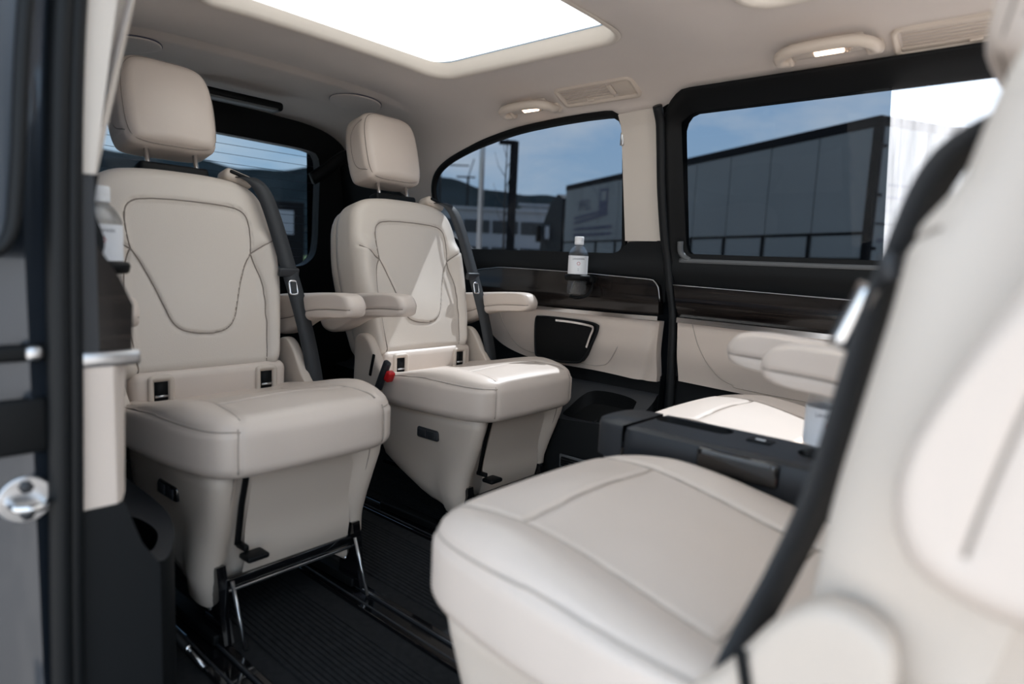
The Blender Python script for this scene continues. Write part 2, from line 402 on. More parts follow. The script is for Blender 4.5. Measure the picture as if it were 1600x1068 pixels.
for k, r0 in ((5, roof1), (6, roof2)):
    a = grow(resample(r0, 60, True), 0.0)
    w = obj('window_%d' % k, np.c_[a, np.full(60, 1.404)], [list(range(60))], 'roof_glass', None, False)
    struct(w, 'glass roof window above the %s' % ('rear seats' if k == 5 else 'front seats'))

# roof skin above the headliner keeps daylight out
skin = panel('roof_skin', [(-2.66, -.72), (.8, -.72), (.8, .72), (-2.66, .72)], [grow(roof1, .004), grow(roof2, .004)], lambda P: np.c_[P, 1.435 - 0.12 * smoothstep(.45, .72, np.abs(P[:, 1]))], 'paint', ceil, res=0.03)

# ------------------------------------------------------------------ left wall
wall_left = empty('wall_left', (0, 0, 0)); struct(wall_left, 'left side wall of the van behind the sliding door')
wall_right = empty('wall_right', (0, 0, 0)); struct(wall_right, 'right side wall of the van behind the open doorway')
wall_rear = empty('wall_rear', (0, 0, 0)); struct(wall_rear, 'black trimmed tailgate with heated rear window')
def quarter(side, par):
    s = side
    f = lambda off: (lambda P: onleft(P, off, s))
    fo = resample(frameR, 120, True); gi = resample(glassR, 120, True)
    ring('window_frame', [onleft(grow(fo, .004), -.004, s), onleft(grow(fo, .003), .007, s), onleft(fo, .009, s), onleft(grow(gi, .004), .006, s), onleft(gi, -.006, s)], 'black', par)
    td = (0, s * .03, 0)
    # dark sill, wood band, metal strip, leather panel, lower plastic
    panel('sill', [(-2.55, .70), (-.985, .70), (-.985, .888), (-1.12, .882), (-1.17, .845), (-1.85, .845), (-2.0, .93), (-2.55, 1.0)], [], lambda P: onleft(P, .012 + .018 * np.exp(-((P[:, 1] - .80) / .035) ** 2), s), 'black_soft', par, thick=1, tdir=td)
    wo_ = smooth_path([(-1.80, .735), (-1.795, .762), (-1.70, .776), (-1.627, .780), (-1.331, .777)], 6)
    wo_ = np.vstack([wo_, [(-1.02, .767), (-1.0, .75), (-.99, .70), (-.992, .660), (-1.527, .650), (-1.72, .655), (-1.785, .69)]])
    wp = panel('wood_panel', wo_, [], lambda P: onleft(P, .030 + .012 * np.exp(-((P[:, 1] - .70) / .04) ** 2), s), 'wood', par, thick=1, tdir=(0, s * .03, 0))
    v, f_ = tube(onleft(resample(wo_[:-4], 60), .034, s), .0018, 6); obj('bright_edge', v, f_, 'steel', wp)
    path = np.array([(-1.70, .645), (-1.527, .645), (-1.3, .645), (-1.1, .647), (-.985, .650)])
    v, f_ = ribbon(onleft(resample(path, 30), .048, s), (0, 0, 1), .013, .010); obj('chrome_strip', v, f_, 'chrome', par, False)
    be = smooth_path([(-1.767, .60), (-1.72, .545), (-1.646, .495), (-1.547, .466), (-1.424, .454), (-1.204, .453), (-1.055, .446)], 8)
    be = np.vstack([be, [(-.985, .450), (-.985, .640), (-1.526, .640), (-1.74, .637)]])
    lp = panel('leather_panel', be, [], lambda P: onleft(P, .030 + .016 * smoothstep(.46, .56, P[:, 1]) * smoothstep(-1.76, -1.6, P[:, 0]) - .012 * np.exp(-((P[:, 0] + 1.04 - .25 * (P[:, 1] - .46)) / .018) ** 2), s), 'leather', par, res=.01, thick=1, tdir=(0, s * .03, 0))
    sm = smooth_path([(-1.66, .625), (-1.62, .56), (-1.55, .497), (-1.44, .478), (-1.25, .472), (-1.19, .475), (-1.15, .50), (-1.09, .625)], 8)
    v, f_ = tube(onleft(sm, .044, s), .0016, 5); obj('seam', v, f_, 'stitch', lp)
    po = smooth_path([(-1.464, .600), (-1.44, .615), (-1.32, .617), (-1.215, .612), (-1.20, .595), (-1.222, .54), (-1.25, .490), (-1.275, .474), (-1.36, .468), (-1.44, .474), (-1.458, .490)], 5, True)
    pk = panel('storage_pocket', po, [], lambda P: onleft(P, .056, s), 'gloss_black' if False else 'black', par, res=.006, thick=1, tdir=(0, s * .02, 0))
    pr = resample(po, 90, True); v, f_ = tube(onleft(pr, .056, s), .004, 6, closed=True); obj('pocket_rim', v, f_, 'black_soft', pk)
    ac = smooth_path([(-1.37, .609), (-1.30, .609), (-1.225, .604), (-1.213, .594), (-1.222, .57), (-1.235, .53)], 6)
    v, f_ = ribbon(onleft(ac, .0625, s), (np.c_[np.gradient(ac, axis=0)[:, 1] * -1, np.zeros(len(ac)), np.gradient(ac, axis=0)[:, 0]]), .007, .003); obj('chrome_accent', v, f_, 'chrome', pk, False)
    # lower plastic with wheel-arch ledge and cup tray
    panel('lower_panel', [(-2.55, 0), (-.985, 0), (-.985, .47), (-1.2, .475), (-1.6, .52), (-1.75, .62), (-1.8, .72), (-2.55, .74)], [], f(.008), 'black_soft', par, thick=1, tdir=td)
    led = smooth_path([(-2.5, .77), (-2.5, .60), (-2.0, .585), (-1.40, .585), (-1.20, .60), (-1.05, .66), (-.99, .735), (-.985, .77)], 6)
    rows = []
    lw = np.array(led)
    tray = smooth_path([(-1.27, .685), (-1.25, .645), (-1.15, .640), (-1.06, .690), (-1.03, .735), (-1.10, .752), (-1.22, .745)], 6, True)
    hz = lambda P: np.c_[P[:, 0], s * P[:, 1], .31 + .10 * smoothstep(.66, .79, P[:, 1])]
    wa = panel('wheel_arch_ledge', np.vstack([lw, [(-.985, .79), (-2.5, .79)]]), [tray], hz, 'charcoal', par, res=.012)
    lo3 = np.c_[lw[:, 0], s * lw[:, 1], .31 + .10 * smoothstep(.66, .79, lw[:, 1])]; lo0 = lo3.copy(); lo0[:, 2] = 0
    n = len(lo3); V = np.vstack([lo3, lo0]); obj('wheel_arch_face', V, [[i, i + 1, n + i + 1, n + i] for i in range(n - 1)], 'black_soft', par)
    t3 = hz(resample(tray, 60, True)); tb = t3.copy(); tb[:, 2] -= .045; tb[:, :2] = tb[:, :2] * .96 + tb[:, :2].mean(0) * .04
    cup = ring('cup_tray', [t3, t3 + [0, 0, -.01], tb], 'black', par); tc_ = obj('tray_floor', tb, [list(range(60))], 'black', cup)
    a = np.linspace(0, 2 * PI, 32, endpoint=False); v, f_ = tube(np.c_[-1.13 + .026 * np.cos(a), s * (.697 + .026 * np.sin(a)), np.full(32, .300)], .003, 6, closed=True); obj('cup_ring', v, f_, 'steel', cup)
    return par
quarter(1, wall_left); quarter(-1, wall_right)
# small air grille low on the wheel arch
g = rbox((-1.165, .594, .175), (.055, .004, .022), .003); go = obj('floor_air_grille', *g, 'grey_plastic'); tag(go, 'small grey framed air grille low on the left wheel arch', 'air vent')
v, f_ = rbox((-1.165, .5895, .175), (.046, .002, .015), .001); obj('grille_opening', v, f_, 'black', go)
for k in range(3):
    v, f_ = rbox((-1.165, .588, .167 + .008 * k), (.046, .0012, .0015), 0); obj('slat', v, f_, 'charcoal', go)
# C pillar covers (beige) left and right
for s, par in ((1, wall_left), (-1, wall_right)):
    panel('pillar_cover', [(-1.128, 1.256), (-.988, 1.262), (-.988, .885), (-1.135, .885)], [], lambda P: onleft(P, .010 + .004 * np.exp(-((P[:, 0] + 1.06) / .05) ** 2), s), 'pillar', par, thick=1, tdir=(0, s * .02, 0))
    v, f_ = rbox((-1.128, s * .705, 1.19), (.006, .012, .02), .003); obj('belt_anchor', v, f_, 'steel', par)
for k, s in ((1, 1), (4, -1)):
    gp = resample(glassR, 80, True); w = flat_glass('window_%d' % k, onleft(grow(gp, .004), -.004, s), onleft(grow(gp, .004), -.0045, s), 'tint')
    struct(w, 'tinted rear side window on the %s' % ('left' if s > 0 else 'right'))

# ------------------------------------------------------------------ left sliding door
door = empty('door_1', (0, 0, 0)); struct(door, 'left sliding door with tinted window, wood band and leather panel')
gd = rrect(-.922, .42, .842, 1.236, (.035, .03, .03, .045)); GD = resample(gd, 160, True)
od = resample(rrect(-.985, .50, .775, 1.290, (.02, .03, .05, .10)), 160, True)
def al(a, b):           # align starting indices by angle
    ca = (a.min(0) + a.max(0)) / 2
    return a
def ringat(r, x0, x1, z0, z1, off): return onleft(resample(rrect(x0, x1, z0, z1, r, 8), 160, True), off)
rows = [onleft(od, -.01), onleft(od, .020), ringat((.03, .03, .05, .092), -.977, .492, .785, 1.281, .030), ringat((.035, .03, .05, .085), -.958, .475, .806, 1.268, .026), ringat((.04, .03, .045, .07), -.948, .46, .818, 1.258, .012), ringat((.038, .03, .04, .055), -.932, .43, .834, 1.245, .004), onleft(GD, -.008)]
ring('window_frame', rows, 'black', door)
lip = [(-.905, .90), (-.934, .87), (-.934, .845), (-.905, .828), (-.86, .8285), (.40, .8285)]
v, f_ = tube(onleft(smooth_path([(-.935, .885), (-.934, .852), (-.905, .831), (-.86, .8275), (0, .8265), (.40, .826)], 8), .022), .009, 8, sx=1.0); obj('sill_lip', v, f_, 'grey_plastic', door)
panel('sill', [(-.955, .742), (.5, .735), (.5, .84), (-.975, .85)], [], lambda P: onleft(P, .020 + .016 * np.exp(-((P[:, 1] - .80) / .03) ** 2)), 'black_soft', door, thick=1, tdir=(0, .03, 0))
wd = [(-.945, .755), (-.30, .742), (.5, .735), (.5, .645), (-.30, .650), (-.918, .658), (-.925, .69)]
wp = panel('wood_panel', wd, [], lambda P: onleft(P, .038 + .014 * np.exp(-((P[:, 1] - .70) / .04) ** 2)), 'wood', door, thick=1, tdir=(0, .03, 0))
v, f_ = tube(onleft(resample([(-.945, .755), (-.30, .742), (.5, .735)], 40), .042), .0018, 6); obj('bright_edge', v, f_, 'steel', wp)
v, f_ = ribbon(onleft(resample([(-.918, .652), (-.42, .647), (.5, .640)], 40), .052), (0, 0, 1), .015, .012); obj('chrome_strip', v, f_, 'chrome', door, False)
lp = panel('leather_panel', [(-.918, .648), (.5, .636), (.5, .44), (-.60, .456), (-.908, .466)], [], lambda P: onleft(P, .036 + .014 * smoothstep(.46, .56, P[:, 1])), 'leather', door, res=.01, thick=1, tdir=(0, .03, 0))
v, f_ = tube(onleft(smooth_path([(-.87, .645), (-.845, .58), (-.80, .52), (-.74, .485), (-.6, .472), (.4, .455)], 8), .050), .0016, 5); obj('seam', v, f_, 'stitch', lp)
panel('lower_panel', [(-.93, 0), (.5, 0), (.5, .47), (-.93, .475)], [], lambda P: onleft(P, .012), 'black_soft', door, thick=1, tdir=(0, .03, 0))
v, f_ = rbox((-.27, .735, .70), (.055, .012, .03), .008); hd = obj('door_handle', v, f_, 'chrome', door)
# tinted pane and the clear pane that carries on from it
xs = -.40
t = struct(flat_glass('window_2', onleft(np.array([(-.93, .838), (xs, .838), (xs, 1.243), (-.93, 1.243)]), -.002), onleft(np.array([(-.93, .838), (xs, .838), (xs, 1.243), (-.93, 1.243)]), -.004), 'tint'), 'dark tinted pane of the sliding door window')
c2 = struct(flat_glass('window_7', onleft(np.array([(xs, .838), (.45, .838), (.45, 1.243), (xs, 1.243)]), -.008), onleft(np.array([(xs, .838), (.45, .838), (.45, 1.243), (xs, 1.243)]), -.009), 'streaky'), 'clear streaky pane at the front of the sliding door window')
# rubber seal in the door gap
P = np.array([(-.983, 1.26), (-.985, 1.15), (-.987, 1.028), (-.981, .879), (-.963, .764), (-.944, .668), (-.938, .531), (-.935, .372), (-.935, 0.0)])
v, f_ = tube(onleft(smooth_path(P, 8), .030), .014, 10); o = obj('trim_1', v, f_, 'rubber'); struct(o, 'black rubber seal in the left door gap')

# ------------------------------------------------------------------ tailgate
XR = -2.60
gt = smooth_path([(-.55, 1.20), (-.50, 1.235), (-.3, 1.243), (0, 1.247), (.3, 1.243), (.50, 1.235), (.55, 1.20), (.565, 1.05), (.565, .85), (.53, .765), (.42, .735), (0, .725), (-.42, .735), (-.53, .765), (-.565, .85), (-.565, 1.05)], 6, True)
def tg(P): return np.stack([np.full(len(P), XR) + .03 * (1 - ((P[:, 0]) / .8) ** 2) * -1 + .05 * smoothstep(.9, 1.4, P[:, 1]), P[:, 0], P[:, 1]], 1)
panel('tailgate_trim', [(-.80, 0), (.80, 0), (.80, .9), (.70, 1.25), (.55, 1.36), (-.55, 1.36), (-.70, 1.25), (-.80, .9)], [gt], tg, 'black', wall_rear, res=.016, thick=1, tdir=(-.05, 0, 0))
gq = resample(gt, 100, True); w = struct(flat_glass('window_3', tg(grow(gq, .01)) + [-.03, 0, 0], tg(grow(gq, .01)) + [-.031, 0, 0], 'rear_tint'), 'heated rear window in the tailgate')
for k in range(13):
    z = .78 + k * .036; hw = .54 - (.02 if z > 1.19 or z < .8 else 0)
    pth = tg(np.c_[np.linspace(-hw, hw, 24), np.full(24, z)]) + [-.028, 0, 0]; v, f_ = tube(pth, .0009, 4); obj('heating_wire', v, f_, 'print_dark', w)
# D pillars: dark cover between side window and tailgate
for s, par in ((1, wall_left), (-1, wall_right)):
    panel('rear_pillar', [(-2.60, .7), (-2.02, .7), (-2.06, .98), (-2.30, 1.10), (-2.60, 1.22)], [], lambda P: onleft(P, .014 + .04 * smoothstep(-2.35, -2.6, P[:, 0]), s), 'black', par, thick=1, tdir=(0, s * .02, 0))
hd = rbox((0, 0, 0), (.012, .11, .018), .010, 3)
# dark grab bar at the rear corner and the roof lamp strip over the tailgate
P = smooth_path([(-2.38, .62, 1.225), (-2.36, .53, 1.20), (-2.35, .44, 1.135), (-2.35, .375, 1.09)], 8)
v, f_ = ribbon(P, (0.25, -.5, .8), .045, .022); o = obj('tailgate_pull_strap', v, f_, 'black', None, True); tag(o, 'black angled pull strap at the rear left corner pillar', 'strap')
ls = empty('roof_lamp_strip', (-2.30, .05, 1.30), 0, 'black slim lamp strip on the headliner above the rear window', 'ceiling lamp')
v, f_ = rbox((0, 0, .02), (.035, .16, .016), .012, 3); obj('housing', v, f_, 'black', ls); v, f_ = rbox((.03, 0, .004), (.02, .13, .004), .003); obj('lens', v, f_, 'grey_plastic', ls)

# ------------------------------------------------------------------ floor
floor = struct(panel('floor', [(-2.6, -.80), (.8, -.80), (.8, .80), (-2.6, .80)], [], lambda P: np.c_[P, np.zeros(len(P))], 'carpet', res=.05, thick=1, tdir=(0, 0, -.04)), 'dark carpeted van floor')
# ribbed mat: ridges run front to back, broken where the seat rails lie
rails = (-.52, -.18, .18, .52)
def ribs(y0, y1, name, x0=-2.0, x1=.6):
    V = []; F = []; y = y0
    while y < y1:
        for a, b in ((y, .001), (y + .001, .0045), (y + .0085, .0045), (y + .0095, .001)):
            V += [(x0, a, b), (x1, a, b)]
        y += .012
    n = len(V) // 2
    F = [[2 * i, 2 * i + 1, 2 * i + 3, 2 * i + 2] for i in range(n - 1)]
    o = obj(name, V, F, 'carpet', floor, False, False); o['kind'] = 'stuff'; return o
ribs(-.44, -.26, 'mat_ribs'); ribs(-.10, .10, 'mat_ribs'); ribs(.26, .44, 'mat_ribs')
for y in rails:
    v, f_ = join(rbox((-.7, y - .028, .003), (1.3, .007, .006), .002), rbox((-.7, y + .028, .003), (1.3, .007, .006), .002), rbox((-.7, y, -.004 + .005), (1.3, .022, .002), 0)); r_ = obj('floor_rail', v, f_, 'gloss_black', floor, False)
    v, f_ = join(rbox((-.7, y - .018, .006), (1.3, .0025, .003), .001), rbox((-.7, y + .018, .006), (1.3, .0025, .003), .001)); obj('rail_lip', v, f_, 'charcoal', r_, False)

# ------------------------------------------------------------------ right doorway: jamb, seal, inner pillar trim
XJ = -.95
jamb = panel('jamb', [(-.835, -.45), (-1.02, -.45), (-1.02, .2), (-1.00, .85), (-.96, 1.25), (-.78, 1.30), (-.805, .9), (-.83, .4)], [], lambda P: np.stack([np.full(len(P), XJ) - .05 * smoothstep(-.84, -.92, P[:, 0]) + .010 * np.exp(-((P[:, 0] + .853) / .006) ** 2), P[:, 0], P[:, 1]], 1), 'paint', wall_right, res=.012)
v, f_ = rbox((XJ + .002, -.868, .665), (.006, .05, .011), .010, 3); bo = obj('jamb_slot', v, f_, 'black', wall_right)
v, f_ = rbox((XJ + .010, -.848, .665), (.006, .009, .009), .006, 3); obj('slot_bolt', v, f_, 'steel', bo)
v, f_ = rbox((XJ + .002, -.88, .575), (.006, .045, .035), .006, 3); obj('jamb_recess', v, f_, 'black', wall_right)
# round striker plate
st = empty('door_striker', (XJ + .004, -.862, .485), 0, 'round silver striker plate bolted to the painted door jamb', 'door striker')
def disc(r, t, k=28, c_=(0, 0, 0)):
    a = np.linspace(0, 2 * PI, k, endpoint=False); rows = []
    for rr, x in ((r, 0), (r, t * .7), (r * .94, t)): rows.append(np.c_[np.full(k, x), rr * np.cos(a), rr * np.sin(a)] + np.array(c_))
    V = np.vstack(rows); F = [[i * k + j, i * k + (j + 1) % k, (i + 1) * k + (j + 1) % k, (i + 1) * k + j] for i in range(2) for j in range(k)] + [[2 * k + j for j in range(k)]]
    return V, F
obj('plate', *disc(.029, .006), 'steel', st, sharp=30)
obj('bolt', *disc(.008, .006, 6, (.006, .0, .017)), 'charcoal', st); obj('bolt', *disc(.008, .006, 6, (.006, .0, -.017)), 'charcoal', st)
v, f_ = tube(smooth_path([(.004, -.018, .0), (.03, -.012, -.002), (.03, .012, -.004), (.004, .018, -.006)], 6), .005, 8); obj('loop', v, f_, 'chrome', st)
# rubber door seal: double lip
P = np.array([(XJ + .01, -.775, 1.30), (XJ + .01, -.800, 1.08), (XJ + .01, -.812, .85), (XJ + .01, -.818, .6), (XJ + .01, -.826, .3), (XJ + .01, -.83, 0), (XJ + .01, -.83, -.1)])
P = smooth_path(P, 10); v, f_ = join(tube(P + [0, -.006, 0], .013, 12), tube(P + [-.004, .010, 0], .011, 12))
o = obj('trim_2', v, f_, 'rubber'); struct(o, 'black rubber seal around the open right doorway')
pc = panel('door_pillar_trim', [(-.795, .885), (-.775, .885), (-.742, 1.12), (-.72, 1.26), (-.76, 1.26), (-.782, 1.1)], [], lambda P: np.stack([np.full(len(P), XJ), P[:, 0], P[:, 1]], 1), 'pillar', wall_right, res=.008, thick=1, tdir=(-.05, 0, 0))
panel('pillar_edge', [(-.81, .64), (-.775, .64), (-.775, .885), (-.805, .885)], [], lambda P: np.stack([np.full(len(P), XJ - .004), P[:, 0], P[:, 1]], 1), 'charcoal', wall_right, res=.01, thick=1, tdir=(-.05, 0, 0))
panel('leather_edge', [(-.81, .452), (-.752, .452), (-.744, .46), (-.736, .64), (-.81, .64)], [], lambda P: np.stack([np.full(len(P), XJ) - .03 * smoothstep(-.760, -.736, P[:, 0]), P[:, 0], P[:, 1]], 1), 'leather', wall_right, res=.008, thick=1, tdir=(-.05, 0, 0))
panel('wood_edge', [(-.81, .66), (-.736, .66), (-.733, .72), (-.750, .76), (-.775, .80), (-.81, .80)], [], lambda P: np.stack([np.full(len(P), XJ - .006), P[:, 0], P[:, 1]], 1), 'wood', wall_right, res=.01, thick=1, tdir=(-.05, 0, 0))
v, f_ = rbox((XJ - .03, -.768, .650), (.03, .042, .010), .004); obj('metal_edge', v, f_, 'steel', wall_right)
panel('lower_edge', [(-.83, -.03), (-.708, -.03), (-.708, .35), (-.73, .385), (-.752, .452), (-.82, .452)], [], lambda P: np.stack([np.full(len(P), XJ), P[:, 0], P[:, 1]], 1), 'black_soft', wall_right, res=.012, thick=1, tdir=(-.30, 0, 0))
v, f_ = rbox((.0, -.82, -.03), (.95, .03, .03), .008); struct(obj('trim_3', v, f_, 'charcoal'), 'dark step edge along the right doorway')
# open sliding door parked outside along the right flank
sd = empty('door_2', (0, 0, 0))  # its front edge shows left of the jamb; struct(sd, 'open right sliding door parked along the van side')
de = smooth_path([(-.96, .775), (-.90, .780), (-.872, .80), (-.862, .86), (-.852, 1.0), (-.838, 1.15), (-.825, 1.30), (-.95, 1.32)], 6, False)
de = np.vstack([de, [(-1.05, 1.3), (-1.05, .775)]])
panel('door_edge', de, [], lambda P: np.stack([np.full(len(P), -.925) + .008 * np.exp(-((P[:, 0] + .885) / .012) ** 2), P[:, 0], P[:, 1]], 1), 'door_trim', sd, res=.010, thick=1, tdir=(-.075, 0, 0))
v, f_ = rbox((-1.56, -1.005, .32), (.57, .055, .62), .03, 4); obj('door_body', v, f_, 'paint', sd)
for zz in (.93, 1.27): v, f_ = rbox((-1.56, -.985, zz), (.57, .03, .03), .012, 3); obj('window_rail', v, f_, 'paint', sd)
for xx in (-1.02, -2.10): v, f_ = rbox((xx, -.985, 1.10), (.03, .03, .20), .012, 3); obj('window_post', v, f_, 'paint', sd)
obj('door_glass', [(-2.1, -.985, .93), (-1.02, -.985, .93), (-1.02, -.975, 1.27), (-2.1, -.975, 1.27)], [[0, 1, 2, 3]], 'tint', sd, False)
v, f_ = rbox((-.1, -.712, 1.285), (.86, .040, .032), .012, 3); obj('roof_rail', v, f_, 'paint', wall_right)
v, f_ = tube(np.c_[np.full(len(de) - 10, -.918), de[:-10]], .0075, 10); obj('door_gasket', v, f_, 'rubber', sd)

# outer body skin closes the gaps behind the trim
for s, par, x1 in ((1, wall_left, .8), (-1, wall_right, -.97)):
    panel('body_skin', [(-2.72, -.2), (x1, -.2), (x1, .828), (-2.1, .828), (-2.1, 1.3), (-2.72, 1.3)], [], lambda P: np.stack([P[:, 0], s * (yL(P[:, 1]) + .045 + .04 * smoothstep(-.2, .5, P[:, 1]) - .04), P[:, 1]], 1), 'paint', par, res=.04)
panel('door_gap_skin', [(-1.13, .80), (-.96, .80), (-.96, 1.29), (-1.13, 1.29)], [], lambda P: onleft(P, -.03), 'black', wall_left, res=.03)
panel('body_skin', [(-.86, -.2), (.86, -.2), (.86, .74), (.78, 1.3), (.57, 1.3), (.58, .74), (-.58, .74), (-.57, 1.3), (-.78, 1.3), (-.86, .74)], [], lambda P: np.stack([np.full(len(P), -2.72), P[:, 0], P[:, 1]], 1), 'paint', wall_rear, res=.04)
panel('under_skin', [(-2.75, -.86), (.8, -.86), (.8, .86), (-2.75, .86)], [], lambda P: np.c_[P, np.full(len(P), -.10)], 'black', floor, res=.2)

# ------------------------------------------------------------------ seats (local frame: +x forward, hinge at x=0, z=.46)
ZH = .465
def seat_meshes():
    M = {}
    # ---- backrest in (u across, v up from hinge, w forward)
    half = [(.0, .545), (.08, .543), (.150, .533), (.192, .510), (.215, .468), (.227, .40), (.233, .33), (.230, .25), (.218, .16), (.206, .09), (.200, .055), (.188, .036), (.165, .032), (.08, .030)]
    o = smooth_path(half + [(0, .030)] + [(-a, b) for a, b in half[:0:-1]], 8, True)
    top = smooth_path([(-.148, .335), (-.152, .385), (-.150, .425), (-.128, .452), (-.06, .460), (0, .461), (.06, .460), (.128, .452), (.150, .425), (.152, .385), (.148, .335)], 8)
    u_ = smooth_path([(.148, .335), (.128, .300), (.108, .25), (.092, .20), (.075, .155), (.045, .132), (0, .127), (-.045, .132), (-.075, .155), (-.092, .20), (-.108, .25), (-.128, .300), (-.148, .335)], 8)
    shield = np.vstack([top, u_[1:-1]])
    bol = [smooth_path([(s * .148, .335), (s * .168, .25), (s * .166, .15), (s * .156, .036)], 10) for s in (1, -1)]
    horn = [smooth_path([(s * .148, .335), (s * .175, .352), (s * .230, .380)], 8) for s in (1, -1)]
    def front(P):
        d, _ = nearest(P, shield); ins = inside(P, shield); sd = np.where(ins, d, -d)
        w = .010 * np.exp(-(np.minimum(sd, 0) / .045) ** 2) * (1 - smoothstep(-.004, .010, sd)) * smoothstep(.30, .37, P[:, 1])
        bo = smoothstep(.150, .200, np.abs(P[:, 0])) * (1 - smoothstep(.36, .42, P[:, 1]))
        lum = .012 * np.exp(-((P[:, 1] - .16) / .10) ** 2) * np.exp(-(P[:, 0] / .14) ** 2)
        return w + .020 * bo + lum + .004 * ins
    def back(P): return .012 * np.exp(-((P[:, 1] - .3) / .25) ** 2)
    TB = .110
    V, F = puffy(o, (0, .29), TB, .032, .030, front, back, 56, 300)
    def m3(uv): uv = np.array(uv); return np.c_[uv, TB + front(uv)]
    V, seams, nn = groove(V, F, [m3(top), m3(u_)] + [m3(b) for b in bol] + [m3(h) for h in horn], .0045, .0042)
    # side panel welt round the whole shell, a little behind the front edge
    def toxyz(Q): Q = np.array(Q); return np.c_[Q[:, 2] - TB, Q[:, 0], Q[:, 1] + ZH]     # (w,u,v) -> x,y,z upright
    M['backrest'] = mesh('backrest', toxyz(V), F)
    sv = [tube(toxyz(s_) + [.0, 0, 0], .0017, 6) for s_ in seams]; v, f = join(*sv); M['seam'] = mesh('seam', v, f)
    wel = resample(o, 160, True); ctr = np.array((0, .29)); dd = ctr - wel; dd /= np.linalg.norm(dd, axis=1)[:, None]
    v, f = tube(toxyz(np.c_[wel + dd * .007, np.full(160, TB - .020)]), .0024, 6, closed=True); M['welt'] = mesh('welt', v, f)
    # ---- hard shell behind
    half2 = [(a * .97, .03 + (b - .02) * .965) for a, b in half]
    o2 = smooth_path(half2 + [(0, .03)] + [(-a, b) for a, b in half2[:0:-1]], 5, True)
    V, F = puffy(o2, (0, .29), .045, .004, .022, lambda P: np.zeros(len(P)), lambda P: .012 * np.exp(-((P[:, 1] - .3) / .25) ** 2), 6, 100, 4)
    V[:, 2] -= .034; M['back_shell'] = mesh('back_shell', toxyz(V), F)
    # ---- headrest
    hh = [(0, .828), (.06, .826), (.094, .813), (.112, .782), (.120, .73), (.119, .66), (.111, .615), (.095, .598), (.05, .593)]
    ho = smooth_path(hh + [(0, .593)] + [(-a, b) for a, b in hh[:0:-1]], 8, True)
    def hf(P): return .018 * (1 - (P[:, 0] / .12) ** 2) * np.clip(1 - ((P[:, 1] - .69) / .14) ** 2, 0, 1)
    V, F = puffy(ho, (0, .71), .115, .030, .030, hf, lambda P: .006 * np.ones(len(P)), 28, 200)
    w0 = resample(ho, 150, True); dd = np.array((0, .71)) - w0; dd /= np.linalg.norm(dd, axis=1)[:, None]
    wp_ = np.c_[w0 + dd * .012, np.full(150, .105)]; wp_ = np.vstack([wp_, wp_[:1]])
    side = [np.array([(s * .119, z, w) for z, w in smooth_path([(.625, .10), (.64, .06), (.67, .045), (.74, .045), (.775, .06), (.80, .10)], 6)]) for s in (1, -1)]
    V, seams, nn = groove(V, F, [wp_] + side, .003, .0038)
    sh = np.array([-.025, 0, .012])
    M['headrest'] = mesh('headrest', toxyz(V) + sh, F)
    v, f = join(*[tube(toxyz(s_) + sh, .0015, 6) for s_ in seams]); M['head_seam'] = mesh('head_seam', v, f)
    v, f = tube([(-.055, 0, ZH + .46), (-.055, 0, ZH + .63)], .006, 10); M['post'] = mesh('post', v, f)
    v, f = rbox((-.06, 0, ZH + .555), (.022, .085, .014), .008, 3); M['post_sleeve'] = mesh('post_sleeve', v, f)
    # ---- cushion in plan (u = across, v = forward), w up
    hc = [(0, .468), (.08, .467), (.15, .461), (.195, .445), (.218, .415), (.234, .36), (.246, .28), (.252, .20), (.252, .12), (.235, .05), (.20, .01), (.12, 0)]
    co = smooth_path(hc + [(0, 0)] + [(-a, b) for a, b in hc[:0:-1]], 8, True)
    def cf(P):
        a = np.abs(P[:, 0]); lat = .150 + .02 * (.4 - P[:, 1]).clip(0, .4)
        return .011 * smoothstep(lat - .02, lat + .05, a) * (1 - smoothstep(.30, .46, P[:, 1])) - .050 * (1 - smoothstep(.0, .34, P[:, 1])) + .010 * np.exp(-(P[:, 0] / .12) ** 2) * np.exp(-((P[:, 1] - .36) / .07) ** 2) - .004 * smoothstep(.36, .47, P[:, 1])
    TC = .124
    V, F = puffy(co, (0, .24), TC, .044, .028, cf, lambda P: np.zeros(len(P)), 50, 300, 9)
    def c3(uv): uv = np.array(uv, float); return np.c_[uv, TC + cf(uv)]
    cs = [c3(smooth_path([(s * .160, .44), (s * .158, .38), (s * .152, .30), (s * .150, .2), (s * .150, .06)], 8)) for s in (1, -1)]
    cross = c3(np.array([(-.154, .335), (.154, .335)])); cross = resample(cross, 20); cross = c3(cross[:, :2])
    rear = c3(np.c_[np.linspace(-.15, .15, 20), np.full(20, .085)])
    fr_ = [np.array([(s * .172, .456, z) for z in np.linspace(.012, .105, 12)]) for s in (1, -1)]
    ed = [np.array([(p[0], p[1], .098 + .012 * (1 - smoothstep(.2, .4, p[1]))) for p in smooth_path([(s * .17, .458), (s * .218, .415), (s * .246, .28), (s * .252, .16), (s * .235, .05)], 8)]) for s in (1, -1)]
    V, seams, nn = groove(V, F, cs + [cross, rear] + fr_ + ed, .0045, .0048)
    ZC = .366
    def cx(Q): Q = np.array(Q); return np.c_[Q[:, 1] - .015, Q[:, 0], Q[:, 2] + ZC]
    M['cushion'] = mesh('cushion', cx(V), F)
    v, f = join(*[tube(cx(s_), .0018, 6) for s_ in seams]); M['cushion_seam'] = mesh('cushion_seam', v, f)
